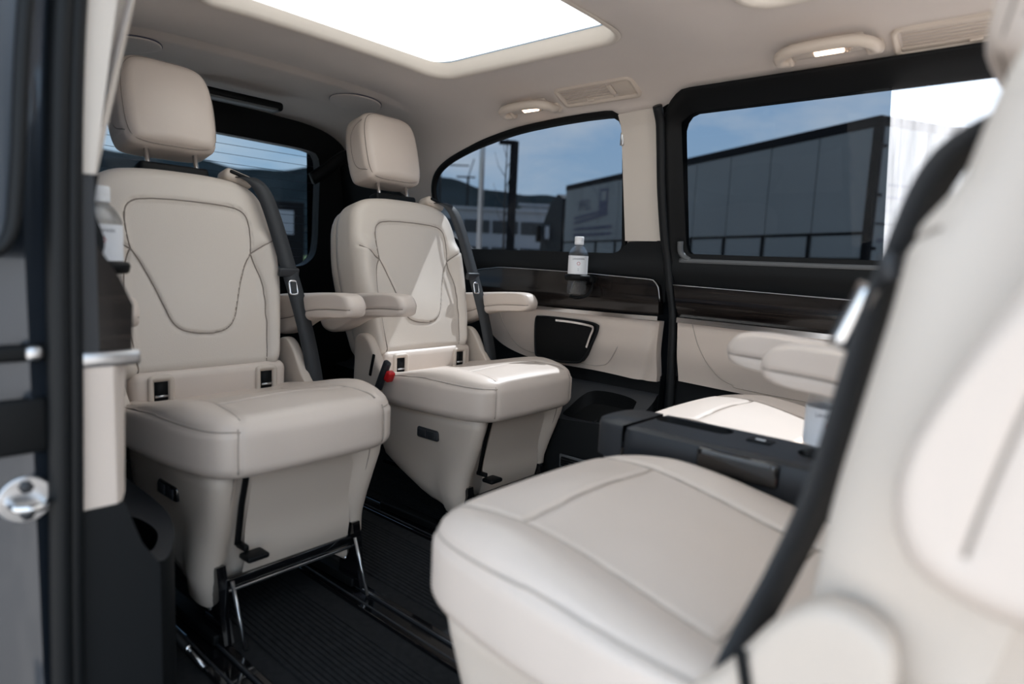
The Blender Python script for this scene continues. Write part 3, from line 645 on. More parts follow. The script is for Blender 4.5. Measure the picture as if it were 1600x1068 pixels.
    # ---- base shell: horizontal sections (front x, half width front/back)
    def sec(z, xf, hf_, hb, xb, notch=0.0):
        q = [(xf - .028, 0), (xf - .028, hf_ * .60), (xf - .022, hf_ * .70), (xf - .004, hf_ * .80), (xf, hf_ * .90), (xf - .012, hf_ * .985), (xf - .05, hf_ * 1.02), ((xf + xb) / 2 + .05, (hf_ + hb) / 2 + .008 - notch), (xb + .08, hb), (xb + .015, hb * .9), (xb, hb * .6)]
        full = q + [(xb, 0)] + [(a, -b) for a, b in q[:0:-1]]
        p = resample(smooth_path(full, 6, True), 132, True); return np.c_[p, np.full(132, z)]
    rows = [sec(.372, .408, .205, .205, -.06), sec(.34, .402, .203, .203, -.06), sec(.29, .386, .199, .200, -.055, .004), sec(.24, .368, .196, .197, -.05, .014), sec(.19, .350, .197, .190, -.03, .018), sec(.14, .342, .200, .182, .02, .010), sec(.105, .338, .196, .172, .10, .004), sec(.088, .325, .180, .160, .14), sec(.086, .28, .14, .13, .17)]
    rows = [np.c_[r[:, :2], r[:, 2] - .03 * smoothstep(.24, .36, r[:, 0]) * smoothstep(.16, .09, r[:, 2]) * smoothstep(.12, .16, np.abs(r[:, 1])) + .055 * smoothstep(.20, -.06, r[:, 0]) * smoothstep(.19, .088, r[:, 2])] for r in rows]
    n = 132; V = np.vstack(rows); F = [[i * n + j, i * n + (j + 1) % n, (i + 1) * n + (j + 1) % n, (i + 1) * n + j] for i in range(len(rows) - 1) for j in range(n)] + [list(range(n))[::-1]]
    M['base'] = mesh('base', V, F)
    # front panel between the wings, and its seams
    fp = lambda P: np.c_[.376 - .030 * smoothstep(.36, .20, P[:, 1]) + .010 * smoothstep(.2, .12, P[:, 1]) * 0 - .018 * np.exp(-((P[:, 1] - .10) / .04) ** 2), P[:, 0], P[:, 1]]
    P_, Q_ = region(rrect(-.112, .150, .118, .372, .012), [], .012); M['front_panel'] = mesh('front_panel', fp(P_), Q_)
    v, f = tube(np.c_[np.interp(np.linspace(.365, .12, 20), [.088, .14, .19, .24, .29, .34, .372], [.310, .333, .342, .361, .380, .396, .402]) + .002, np.zeros(20), np.linspace(.365, .12, 20)], .0012, 5); M['base_seam'] = mesh('base_seam', v, f)
    z = np.linspace(.36, .20, 14); v, f = ribbon(np.c_[np.interp(z, [.19, .24, .29, .34, .372], [.345, .355, .365, .380, .388]), np.full(14, -.128), z], (0, 1, 0), .012, .004); M['slot'] = mesh('slot', v, f)
    v, f = join(rbox((.385, -.112, .184), (.020, .024, .006), .005, 3), rbox((.352, -.120, .195), (.018, .006, .006), .003)); M['lever'] = mesh('lever', v, f)
    return M
SM = seat_meshes()
def arm_mesh():
    # side view outline (u = forward, v = up), swept across w
    o = smooth_path([(.30, .020), (.33, .002), (.335, -.022), (.315, -.040), (.24, -.048), (.15, -.062), (.07, -.095), (.0, -.115), (-.05, -.10), (-.065, -.05), (-.05, -.01), (0, .002), (.1, .010), (.2, .018)], 8, True)
    V, F = puffy(o, (.12, -.03), .062, .020, .020, lambda P: np.zeros(len(P)), lambda P: np.zeros(len(P)), 30, 200, 6)
    pp = smooth_path([(.334, -.020), (.24, -.024), (.15, -.034), (.06, -.060), (-.03, -.075)], 8)
    sl = [np.c_[pp, np.full(len(pp), w)] for w in (0, .062)]
    V, seams, nn = groove(V, F, sl, .0025, .004)
    fx = lambda Q: np.c_[Q[:, 0], Q[:, 2] - .031, Q[:, 1]]
    v, f = join(*[tube(fx(s_), .0016, 5) for s_ in seams])
    return mesh('armrest', fx(V), F), mesh('arm_seam', v, f)
ARM, ARMS = arm_mesh()
def shared(name, me, mat, parent, loc=(0, 0, 0), rot=None):
    o = link(name, me, mat, parent)
    if rot is not None: o.matrix_local = rot
    else: o.location = loc
    return o
bmats = {}
def seat(x, y, rz, recline, label, arms, belt=True, front_bits=True, z=0, buckle=0, bx=0.0, sb=1, cross=None, hs=(0, 0)):
    t = empty('passenger_seat', (x, y, z), rz, label, 'seat', 'beige leather passenger seats')
    R = Matrix.Translation((bx, -.016 if rz < 1 else 0, ZH)) @ Matrix.Rotation(-math.radians(recline), 4, 'Y') @ Matrix.Translation((0, 0, -ZH))
    b = shared('backrest', SM['backrest'], 'leather_perf', t, rot=R)
    shared('seam', SM['seam'], 'thread', b); shared('welt', SM['welt'], 'leather', b)
    shared('back_shell', SM['back_shell'], 'shell', t, rot=R)
    h = shared('headrest', SM['headrest'], 'leather', t, rot=R @ Matrix.Translation((hs[0], 0, hs[1]))); shared('head_seam', SM['head_seam'], 'thread', h)
    for s in (-1, 1): shared('headrest_post', SM['post'], 'chrome', h, (0, s * .06, 0))
    shared('post_sleeve', SM['post_sleeve'], 'black', h)
    c = shared('cushion', SM['cushion'], 'leather', t); shared('cushion_seam', SM['cushion_seam'], 'stitch', c)
    bs = shared('base', SM['base'], 'shell', t); [shared('base_seam', SM['base_seam'], 'thread', bs, (0, q * .163, 0)) for q in (-1, 1)]
    shared('front_panel', SM['front_panel'], 'shell', bs); shared('slot', SM['slot'], 'black', bs)
    shared('adjuster_lever', SM['lever'], 'black', t)
    # strip below the backrest with the two child-seat anchor sockets
    v, f = rbox((-.03, 0, .435), (.030, .195, .075), .022, 3); an = obj('lower_back', v, f, 'leather', t)
    an.rotation_euler = (0, 0, 0)
    for s in (-1, 1):
        P_ = resample(rrect(-.026, .026, -.034, .034, .008), 40, True)
        rows = [np.c_[np.full(40, xx), grow(P_, g)[:, 0] + s * .132, grow(P_, g)[:, 1] + .463] for g, xx in ((.004, -.002), (.003, .006), (-.003, .008), (-.009, .004), (-.010, -.02))]
        so_ = ring('anchor_socket', rows, 'shell', t)
        v, f = rbox((.0015, s * .132, .463), (.001, .015, .023), 0); obj('socket_opening', v, f, 'black', so_)
        v, f = tube([(.004, s * .132 - .014, .452), (.004, s * .132 + .014, .452)], .003, 8); obj('anchor_bar', v, f, 'steel', so_)
    # recliner side covers
    for s in (-1, 1):
        o_ = smooth_path([(.06, .39), (.070, .43), (.03, .48), (-.01, .54), (-.045, .565), (-.085, .55), (-.09, .48), (-.09, .40), (-.05, .36), (.03, .36)], 6, True)
        V, F = puffy(o_, (-.02, .45), .030, .012, .006, lambda P: np.zeros(len(P)), lambda P: np.zeros(len(P)), 6, 90, 4)
        V = np.c_[V[:, 0], s * (V[:, 2] + .215), V[:, 1]]; sc = obj('recliner_cover', V, F, 'shell', t)
        v, f = rbox((.005, s * .247, .475), (.005, .003, .035), .003, 2, Matrix.Rotation(.25, 3, 'Y')); obj('cover_slot', v, f, 'black', sc)
    for s, ang in arms:
        a = shared('armrest', ARM, 'leather', t, rot=Matrix.Translation((-.13 if ang < 45 else -.20, s * .275, .678)) @ Matrix.Rotation(-math.radians(ang), 4, 'Y'))
        shared('arm_seam', ARMS, 'thread', a)
        v, f = rbox((-.02, s * .23, -.03), (.028, .02, .028), .018, 3)
        v = [(p[0], s * -1 * 0 + p[1] - s * .275, p[2]) for p in v]; obj('arm_pivot', v, f, 'shell', a)
    if belt:
        G = R @ Vector((-.045, sb * .160, ZH + .545)); G2 = R @ Vector((.012, sb * .163, ZH + .540))
        if cross is None:
            pth = smooth_path([tuple(G), tuple(G2), (G2.x + .035, sb * .178, .945 if recline < 18 else .90), (-.035, sb * .212, .775), (.015, sb * .243, .58), (.045, sb * .262, .40), (.045, sb * .266, .30)], 8); wdv = np.array([.30, sb * 1.0, 0.05])
            tp_ = np.array([-.028, sb * .214, .745]); pl0 = np.array([-.018, sb * .221, .716])
        else:
            pth = smooth_path(list(cross), 8); wdv = np.array([.42, sb * .88, .12])
            tp_ = np.array(cross[2]); pl0 = np.array(cross[2]) * .35 + np.array(cross[3]) * .65 + np.array([.012, 0, 0])
        wd = np.tile(wdv, (len(pth), 1))
        v, f = ribbon(pth, wd, .042, .0022); be = obj('seat_belt', v, f, 'belt', t)
        v, f = rbox(tuple(tp_), (.007, .030, .012), .005, 3, Matrix.Rotation(.2, 3, 'Y')); tg_ = obj('belt_tongue', v, f, 'charcoal', be)
        pp = resample(rrect(-.011, .011, -.030, .006, .005), 30, True)
        if cross is None: v, f = tube(np.c_[np.full(30, pl0[0]) - pp[:, 1] * .25, pp[:, 0] + pl0[1], pp[:, 1] + pl0[2]], .0032, 6, closed=True)
        else: v, f = ribbon(np.c_[pl0[0] + .004 + np.linspace(-.5, .5, 8) * .020, np.full(8, pl0[1] + .010), pl0[2] - np.linspace(-.5, .5, 8) * .052], (1, 0, .35), .017, .006)
        obj('tongue_plate', v, f, 'chrome', be)
        v, f = rbox((0, 0, 0), (.030, .040, .017), .014, 4); g = obj('belt_guide', v, f, 'shell', t); g.matrix_local = R @ Matrix.Translation((-.040 if cross is None else -.075, sb * .155, ZH + (.548 if cross is None else .50))) @ Matrix.Rotation(sb * -.30, 4, 'X')
        v, f = rbox((.026, .0, .004), (.008, .030, .005), .003); obj('guide_slot', v, f, 'black', g)
    # seat frame on the floor rails: cross bar, end plates, feet
    v, f = rbox((.335, .0, .118), (.008, .165, .011), .003); cb = obj('cross_bar', v, f, 'gloss_black', t)
    v, f = rbox((.345, .0, .104), (.003, .160, .003), .001); obj('bar_edge', v, f, 'steel', cb)
    for s in (-1, 1):
        pl_ = [(.30, .03), (.315, .16), (.352, .165), (.362, .12), (.37, .06), (.385, .012), (.30, .012)]
        V = []; n = len(pl_)
        for w in (-.010, .010): V += [(a, s * .165 + w, b) for a, b in pl_]
        F = [list(range(n)), list(range(2 * n - 1, n - 1, -1))] + [[i, (i + 1) % n, n + (i + 1) % n, n + i] for i in range(n)]
        bp = obj('rail_bracket', V, F, 'gloss_black', t, False)
        v, f = tube([(.368, s * .150, .135), (.420, s * .150, .010)], .004, 8); obj('rail_rod', v, f, 'steel', bp)
        for zz in (.145, .12, .07):
            v, f = tube([(.325, s * .165 - .013, zz), (.325, s * .165 + .013, zz)], .004, 8); obj('rivet', v, f, 'steel', bp)
        v, f = rbox((.17, s * .168, .016), (.19, .018, .011), .004); obj('slide_foot', v, f, 'black', t)
    # button plate on the side of the base
    v, f = rbox((.215, -.206, .300), (.044, .007, .016), .012, 3); bt = obj('button_plate', v, f, 'gloss_black' if not buckle else 'charcoal', t)
    for k in (-1, 1): v, f = rbox((.215 + k * .020, -.213, .300), (.017, .002, .011), .003); obj('button', v, f, 'charcoal', bt)
    if buckle:
        s = buckle
        v, f = rbox((.075, s, .455), (.012, .009, .050), .007, 3, Matrix.Rotation(.45, 3, 'Y')); bk = obj('belt_buckle', v, f, 'charcoal', t)
        v, f = rbox((.105, s, .487 - .03), (.010, .012, .016), .005, 3, Matrix.Rotation(.45, 3, 'Y')); obj('release_button', v, f, 'red', bk)
    return t
seat(-1.60, -.338, math.radians(2), 14, 'beige leather rear seat nearest the open right doorway', [(-1, 0), (1, 0)])
seat(-1.60, .367, math.radians(2), 14, 'beige leather rear seat beside the left rear side window, sunlit patch on its back', [(-1, 0), (1, 0)], buckle=-.262)
seat(-.16, -.315, PI, 10, 'large blurred beige rear-facing seat in the right foreground beside the doorway', [(-1, 0), (1, 92)], buckle=-.232, bx=-.02, hs=(.052, -.10), cross=[(-.150, .150, .935), (-.072, .142, .895), (-.042, .139, .81), (-.028, .140, .747), (-.008, .144, .628), (.015, .152, .543), (.035, .20, .462), (.03, .262, .40)])
seat(-.27, .365, PI, 23, 'beige rear-facing seat beyond the black console, mostly hidden', [(1, 0), (-1, 92)], sb=-1)

# ------------------------------------------------------------------ centre console between the rear-facing seats
con = empty('centre_console', (0, 0, 0), 0, 'black folding table console on the floor between the two rear-facing seats', 'console')
CT = .522
v, f = rbox((-.345, .016, .230), (.315, .072, .210), .012, 3); obj('lower_body', v, f, 'charcoal', con)
tray = rrect(-.665, -.475, .025, .072, .02); OUT = rrect(-.595, -.03, -.060, .090, .012)
cupc = np.array([(-.285 + .037 * math.cos(a), .026 + .037 * math.sin(a)) for a in np.linspace(0, 2 * PI, 40, endpoint=False)])
lid = panel('lid', OUT, [rrect(-.585, -.44, .022, .068, .02), cupc], lambda P: np.c_[P, CT - .006 * smoothstep(.012, 0, nearest(P, OUT)[0])], 'charcoal', con, res=.006)
o2 = resample(OUT, 120, True); ring('lid_skirt', [np.c_[o2, np.full(120, CT - .006)], np.c_[grow(o2, .003), np.full(120, CT - .016)], np.c_[grow(o2, .004), np.full(120, .462)], np.c_[grow(o2, -.004), np.full(120, .456)]], 'charcoal', lid)
t2 = resample(rrect(-.585, -.44, .022, .068, .02), 60, True); ring('tray_well', [np.c_[t2, np.full(60, CT)], np.c_[grow(t2, -.004), np.full(60, CT - .02)], np.c_[grow(t2, -.03), np.full(60, CT - .022)]], 'black', lid)
ec = resample(smooth_path([(-.598, -.060), (-.640, -.054), (-.662, -.035), (-.668, .014), (-.662, .062), (-.640, .084), (-.598, .090)], 8), 60)
top = np.c_[ec, np.full(60, CT - .01)]; rows = [np.c_[ec * .97 + np.array([-.61, .014]) * .03, np.full(60, CT - .002)], top, np.c_[ec, np.full(60, .47)], np.c_[ec, np.full(60, .456)]]
V = np.vstack(rows); n = 60; F = [[i * n + j, i * n + j + 1, (i + 1) * n + j + 1, (i + 1) * n + j] for i in range(3) for j in range(n - 1)] + [list(range(n))]
obj('end_cap', V, F, 'charcoal', con)
ek = ec * np.array([1, .97]) + [.012, 0]
V = np.vstack([np.c_[ek, np.full(60, .448)], np.c_[ek, np.full(60, .02)]]); obj('end_column', V, [[j, j + 1, n + j + 1, n + j] for j in range(n - 1)] + [list(range(n))], 'charcoal', con)
v, f = rbox((-.385, -.064, .498), (.066, .008, .020), .007, 3); hn = obj('lid_handle', v, f, 'gloss_black', con)
v, f = rbox((-.385, -.071, .512), (.056, .004, .004), .003); obj('handle_lip', v, f, 'grey_plastic', hn)
v, f = rbox((-.385, .030, CT + .001), (.020, .014, .0015), .001); bt = obj('release_pad', v, f, 'black', con)
v, f = rbox((-.385, .030, CT + .003), (.008, .003, .0006), 0); obj('pad_mark', v, f, 'white_cap', bt)
ring('cup_well', [np.c_[grow(cupc, .001), np.full(40, CT)], np.c_[cupc, np.full(40, CT - .004)], np.c_[grow(cupc, -.003), np.full(40, CT - .050)], np.c_[grow(cupc, -.034), np.full(40, CT - .050)]], 'black', con)

# ------------------------------------------------------------------ bottles and holders
def lathe(pr, k=28):
    pr = np.array(pr); V = []; F = []
    for r, z in pr:
        for j in range(k): a = 2 * PI * j / k; V.append((r * math.cos(a), r * math.sin(a), z))
    for i in range(len(pr) - 1):
        for j in range(k): F.append([i * k + j, i * k + (j + 1) % k, (i + 1) * k + (j + 1) % k, (i + 1) * k + j])
    F.append(list(range(k))[::-1]); F.append([(len(pr) - 1) * k + j for j in range(k)])
    return V, F
bp = smooth_path([(.024, 0), (.030, .004), (.0315, .015), (.0305, .035), (.0295, .050), (.031, .062), (.0315, .070), (.0315, .125), (.0300, .138), (.022, .152), (.0135, .160), (.0125, .168)], 4)
B_BODY = mesh('bottle_body', *lathe(bp)); B_CAP = mesh('bottle_cap', *lathe([(.0145, .163), (.0150, .164), (.0150, .172), (.0146, .173), (.0150, .174), (.0150, .187), (.0138, .189)]))
def wrap(v, r, z0, a0):
    v = np.array(v); a = a0 + v[:, 0] / r; return np.c_[r * np.cos(a), r * np.sin(a), v[:, 1] + z0]
a = np.linspace(0, 2 * PI, 49); V = []; F = []
for z in (.068, .097, .127): V += [(.0321 * math.cos(t_), .0321 * math.sin(t_), z) for t_ in a]
F = [[i * 49 + j, i * 49 + j + 1, (i + 1) * 49 + j + 1, (i + 1) * 49 + j] for i in range(2) for j in range(48)]; B_LAB = mesh('label_sleeve', V, F)
tv, tf = text_mesh('LANDPARK', .0082)
def petal(k):
    c_, s_ = math.cos(k * PI / 4), math.sin(k * PI / 4); q = np.array([(.0026, 0), (.0048, .0012), (.0068, 0), (.0048, -.0012)])
    return [(c_ * x - s_ * y, s_ * x + c_ * y, 0) for x, y in q], [[0, 1, 2, 3]]
def bottle(loc, face, label):
    t = empty('water_bottle', loc, 0, label, 'bottle', 'small water bottles')
    b = shared('bottle_body', B_BODY, 'clear_plastic', t); shared('bottle_cap', B_CAP, 'white_cap', t); lb = shared('label_sleeve', B_LAB, 'label_white', t)
    obj('lettering', wrap(tv, .0324, .1165, face), tf, 'print_dark', lb, False, False)
    for k in range(8):
        v, f = petal(k); obj('star_petal', wrap(v, .0324, .102, face), f, 'print_red', lb, False, False)
    bar = [(-.012, -.0007, 0), (.012, -.0007, 0), (.012, .0007, 0), (-.012, .0007, 0)]
    for z_ in (.085, .080): obj('print_line', wrap(resample(np.array(bar), 4, True), .0324, z_, face), [[0, 1, 2, 3]], 'print_grey', lb, False, False)
    return t
def holder(loc, side, label):
    t = empty('cup_holder', loc, 0, label, 'cup holder', 'fold-out cup holders')
    k = 40; rows = []
    for r, z in ((.0345, .048), (.0345, .064), (.039, .066), (.042, .060), (.040, .050), (.0365, .047)):
        a = np.linspace(0, 2 * PI, k, endpoint=False); rows.append(np.c_[r * np.cos(a), r * np.sin(a), np.full(k, z)])
    ring('holder_ring', rows, 'black', t, True)
    v, f = rbox((0, side * .052, .052), (.034, .020, .013), .008, 3); obj('bracket', v, f, 'black', t)
    v, f = tube(smooth_path([(.030, side * .045, .050), (.040, side * .030, .025), (.034, side * .015, .0), (.012, 0, -.010), (-.012, 0, -.010), (-.034, side * .015, .0), (-.040, side * .030, .025), (-.030, side * .045, .050)], 6), .0035, 8); obj('cradle', v, f, 'black', t)
    v, f = rbox((0, 0, -.008), (.018, .018, .004), .003); obj('base_rest', v, f, 'black', t)
    return t
cdir = lambda x, y: math.atan2(-1.045 - y, 0 - x)
for (x, y, z), sd_, la, lh in (((-1.262, .690, .704), 1, 'clear water bottle with white label in the left wall cup holder', 'black ring cup holder on the left wood panel'), ((-1.235, -.688, .704), -1, 'clear water bottle with white label in the right cup holder by the doorway', 'black ring cup holder beside the right doorway pillar')):
    bottle((x, y, z), cdir(x, y) + .05, la); holder((x, y, z), sd_, lh)
bottle((-.285, .026, CT - .048), cdir(-.285, .026) + .1, 'clear water bottle standing on the black console, half hidden')

# ------------------------------------------------------------------ grab handles, air vents, ceiling covers
def wallframe(x, y, z, nrm):
    n = Vector(nrm).normalized(); xa = Vector((1, 0, 0)); d = n.cross(xa); return Matrix(((xa.x, d.x, n.x, x), (xa.y, d.y, n.y, y), (xa.z, d.z, n.z, z), (0, 0, 0, 1)))
def handle(x, y, label):
    z = float(np.interp(y, prof[:, 0], prof[:, 1])); t = empty('grab_handle', (0, 0, 0), 0, label, 'grab handle', 'ceiling grab handles'); t.matrix_world = wallframe(x, y, z, (0, -.42, -.91))
    # local: x along van, y = towards roof centre (-) / window (+)?, z = into the cabin
    P = smooth_path([(-.094, -.040, .0), (-.102, -.020, .018), (-.094, .006, .027), (-.06, .023, .030), (0, .027, .031), (.06, .023, .030), (.094, .006, .027), (.102, -.020, .018), (.094, -.040, .0)], 8)
    r = np.full(len(P), .0135); v, f = tube(P, r, 14); obj('grip', v, f, 'shell', t)
    for s in (-1, 1): v, f = rbox((s * .095, -.034, .004), (.018, .018, .012), .009, 3); obj('end_mount', v, f, 'shell', t)
    v, f = rbox((0, -.010, .004), (.080, .024, .008), .006); bk = obj('backing', v, f, 'lamp_body', t)
    v, f = rbox((.005, -.016, .012), (.032, .010, .004), .003); obj('lamp_lens', v, f, 'lamp_lit', bk)
    P = smooth_path([(.052, -.006, .004), (.054, -.012, .014), (.050, -.022, .016), (.045, -.020, .020)], 5); v, f = tube(P, .003, 8); obj('coat_hook', v, f, 'shell', t)
handle(-1.435, .600, 'beige grab handle with small lit lamp above the rear side window')
handle(-.515, .562, 'beige grab handle with small lit lamp above the sliding door')
def vent(x, hl, label):
    y = .600; z = float(np.interp(y, prof[:, 0], prof[:, 1])); t = empty('ceiling_air_vent', (0, 0, 0), 0, label, 'air vent', 'ceiling air vents'); t.matrix_world = wallframe(x, y, z, (0, -.42, -.91))
    a = resample(rrect(-hl, hl, -.036, .036, .008), 80, True)
    rows = [np.c_[grow(a, .010), np.full(80, -.002)], np.c_[grow(a, .006), np.full(80, .008)], np.c_[a, np.full(80, .009)], np.c_[grow(a, -.006), np.full(80, .004)], np.c_[grow(a, -.006), np.full(80, -.004)]]
    ring('frame', rows, 'shell', t)
    v, f = rbox((0, 0, -.003), (hl - .005, .031, .001), 0); obj('backing', v, f, 'black', t)
    for k in range(5):
        v, f = rbox((-hl * .30, -.012 + k * .0095, .001), (hl * .64, .0036, .0012), .001, 2, Matrix.Rotation(.35, 3, 'X')); obj('slat', v, f, 'shell', t)
    v, f = rbox((-hl * .30, -.024, .002), (hl * .66, .006, .002), .001); obj('lower_rail', v, f, 'shell', t)
    v, f = rbox((-hl * .25, -.023, .006), (.012, .004, .004), .003); obj('slide_tab', v, f, 'shell', t)
    v, f = rbox((hl * .42, .003, .003), (.008, .020, .005), .004, 3); obj('thumb_wheel', v, f, 'shell', t)
    v, f = rbox((hl * .72, 0, .002), (hl * .23, .030, .002), .002); obj('blank_panel', v, f, 'shell', t)
vent(-1.165, .130, 'beige slatted air vent above the rear side window')
vent(-.19, .19, 'beige slatted air vent above the sliding door near the foreground headrest')
for y, w_ in ((.375, 'left rear seat'), (-.375, 'right rear seat')):
    o_ = smooth_path([(-.10, .0), (-.075, .055), (.0, .09), (.075, .055), (.10, 0), (.075, -.06), (0, -.09), (-.075, -.06)], 6, True)
    base_z = float(head_map(np.array([[-2.06, y]]))[0, 2])
    V, F = puffy(o_, (0, 0), .006, .003, .001, lambda P: .002 * np.ones(len(P)), lambda P: np.zeros(len(P)), 6, 70, 3)
    V = np.c_[V[:, 0], V[:, 1], -V[:, 2]]; t = obj('ceiling_lamp_cover', V, F, 'headliner'); t.location = (-2.06, y, base_z - .001); t.rotation_euler = (math.copysign(.10, y) * -1, 0, 0)
    tag(t, 'oval fabric lamp cover in the headliner above the %s' % w_, 'ceiling lamp', 'oval ceiling covers')
    q = resample(o_, 70, True); v, f = tube(np.c_[q, np.full(70, -.002)], .0022, 5, closed=True); obj('cover_gap', v, f, 'print_dark', t)
# lever rod on the floor beside the near rear seat
rod = empty('release_rod', (-1.27, -.635, .0), 0, 'black release lever with a silver tip lying by the near rear seat', 'lever')
v, f = tube([(-.10, .03, .10), (.05, .068, .034)], .009, 10); obj('lever_shaft', v, f, 'black', rod)
v, f = tube([(.05, .068, .034), (.098, .080, .012)], .005, 10); tp = obj('lever_tip', v, f, 'steel', rod)
v, f = tube([(.046, .067, .036), (.054, .069, .032)], .008, 10); obj('lever_collar', v, f, 'chrome', rod)

# ------------------------------------------------------------------ outside: ground, hills, truck, posts, buildings
pbr('asphalt', (0.30, 0.28, 0.265), 0.9, bump=('noise', 30, .3, .02), var=(3, .15))
pbr('hill', (0.008, 0.012, 0.015), 0.95, spec=0.0, var=(.02, .35))
pbr('tarp', (0.17, 0.18, 0.18), 0.6, spec=0.2, var=(.6, .05)); pbr('truck_black', (0.006, 0.006, 0.007), 0.6, spec=0.1); pbr('truck_cab', (0.010, 0.011, 0.013), 0.5, spec=.15)
pbr('concrete', (0.26, 0.27, 0.29), 0.8, spec=0.1); pbr('win_dark', (0.01, 0.012, 0.014), 0.2); pbr('grass', (0.05, 0.09, 0.025), 0.9, var=(2, .3)); pbr('bark', (0.03, 0.026, 0.022), 0.9)
g = panel('ground', [(-140, -60), (70, -60), (70, 150), (-140, 150)], [], lambda P: np.c_[P, -.55 + .38 * smoothstep(4, 11, P[:, 1]) - 0 * P[:, 0]], 'asphalt', res=4.0)
struct(g, 'grey asphalt yard around the van')
az = np.linspace(math.radians(60), math.radians(210), 220); V = []; F = []; n = len(az)
hh_ = 46 + 4 * np.sin(az * 5 + .6) + 3 * np.sin(az * 13 + 1.0) + 1.2 * np.sin(az * 37) + .6 * np.sin(az * 90)
for r, k in ((150, 0), (230, .30), (310, .70), (400, 1.0), (480, .8), (560, 0.3)):
    for i, a in enumerate(az): V.append((r * math.cos(a), r * math.sin(a), -.3 + hh_[i] * k + (1.5 * math.sin(a * 60 + r) if 0 < k < 1 else 0)))
F = [[i * n + j, i * n + j + 1, (i + 1) * n + j + 1, (i + 1) * n + j] for i in range(5) for j in range(n - 1)]
o = obj('hills', V, F, 'hill'); struct(o, 'dark wooded hills on the skyline')
# --- truck
T0 = Matrix.Translation((-3.32, 12.74, -.17)) @ Matrix.Rotation(math.atan2(.473, -.881), 4, 'Z')
tr = empty('articulated_truck', (0, 0, 0), 0, 'articulated truck with pale curtain trailer parked beyond the left windows', 'truck'); tr.matrix_world = T0
Lt = 13.9
def tbox(name, c, h, mat, r=.02, par=None): v, f = rbox(c, h, r); return obj(name, v, f, mat, par or tr, False)
tbox('trailer_body', (Lt / 2, -1.25, 2.63), (Lt / 2 - .04, 1.20, 1.28), 'tarp')
for k in range(10):
    w = Lt / 10; P_ = rrect(k * w + .02, k * w + w - .02, 1.52, 3.80, .02); tbox('curtain_panel', (k * w + w / 2, -.01, 2.83), (w / 2 - .012, .02, .97), 'tarp', .012)
    tbox('curtain_skirt', (k * w + w / 2, .0, 1.58), (w / 2 - .05, .015, .22), 'tarp', .01)
    tbox('curtain_buckle', (k * w + .04, .03, 1.58), (.025, .012, .25), 'truck_black', .005)
tbox('roof_rail', (Lt / 2, -.02, 3.90), (Lt / 2, .05, .10), 'truck_black'); tbox('rear_roof_rail', (0, -1.25, 3.90), (.05, 1.27, .10), 'truck_black')
tbox('lower_rail', (Lt / 2, -.03, 1.20), (Lt / 2, .05, .13), 'truck_black'); tbox('chassis', (Lt / 2, -1.25, .85), (Lt / 2, .6, .22), 'truck_black')
tbox('side_guard', (Lt / 2, -.06, .80), (Lt / 2 - 2, .03, .18), 'truck_black')
for y in (-.03, -2.47): tbox('rear_post', (.02, y, 2.55), (.09, .05, 1.40), 'truck_black')
for y in (-.66, -1.84): tbox('rear_door', (-.03, y, 2.55), (.02, .55, 1.26), 'tarp')
for z in (1.55, 2.55, 3.45): tbox('door_hinge', (-.055, -.14, z), (.012, .05, .03), 'truck_black', .005)
tbox('bumper', (.05, -1.25, .75), (.06, 1.2, .10), 'truck_black')
for x in (2.6, 3.9, 5.2, 12.9, 15.6):
    for y in (-.25, -2.25):
        v, f = disc(.5, .30, 28); v = np.array(v)[:, [1, 0, 2]] + [x, y - .15, .5]; obj('wheel', v, f, 'truck_black', tr)
cabp = [(Lt + .35, .6), (Lt + .35, 3.55), (Lt + .9, 3.75), (Lt + 1.6, 3.45), (Lt + 2.35, 2.55), (Lt + 2.55, 1.6), (Lt + 2.6, .45), (Lt + 1.0, .45)]
V = [(x, y, z) for y in (-.05, -2.45) for x, z in cabp]; n = len(cabp)
obj('cab', V, [list(range(n)), list(range(2 * n - 1, n - 1, -1))] + [[i, (i + 1) % n, n + (i + 1) % n, n + i] for i in range(n)], 'truck_cab', tr, False)
tbox('cab_window', (Lt + 1.75, -.04, 2.25), (.35, .03, .32), 'win_dark'); tbox('mirror', (Lt + 2.25, .15, 2.2), (.08, .10, .34), 'truck_black'); tbox('cab_step', (Lt + 1.2, -.03, .9), (.3, .05, .3), 'truck_black')
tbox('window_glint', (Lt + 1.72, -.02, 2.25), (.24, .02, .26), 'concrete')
def lettering(txt, size, x, z, face='side', mat='print_dark'):
    v, f = text_mesh(txt, size)
    if face == 'side': v = np.c_[x - v[:, 0], np.full(len(v), .025), z + v[:, 1]]
    else: v = np.c_[np.full(len(v), -.055), x - v[:, 0] , z + v[:, 1]]
    obj('lettering', v, f, mat, tr, False, False)
lettering('PFEL', .52, 12.2, 3.12)
for a, b in (((13.0, 2.70), (10.6, 2.86)), ((13.0, 2.52), (10.6, 2.74))):
    v, f = ribbon([(a[0], .026, a[1]), (b[0], .026, b[1])], (0, 0, 1), .10, .006); obj('logo_stripe', v, f, 'print_dark', tr, False)
tbox('logo_block', (10.75, .018, 3.15), (.30, .008, .46), 'print_dark', .004); tbox('logo_inset', (10.75, .026, 3.36), (.20, .004, .16), 'tarp', .002)
for z in (2.30, 2.08):
    x = 13.0
    for k in range(9):
        w = .09 + .05 * ((k * 7) % 3); tbox('print_mark', (x - w, .022, z), (w, .004, .055), 'print_dark', 0); x -= 2 * w + .05
lettering('+49', .20, -.45, 2.25, 'rear'); lettering('www.', .22, -.45, 1.72, 'rear')
for z in (2.75, 2.52): tbox('rear_print', (-.056, -.62, z), (.003, .28, .03), 'print_dark', 0)
tbox('curtain_hem', (Lt / 2, .012, 1.83), (Lt / 2 - .1, .014, .02), 'truck_black', 0)
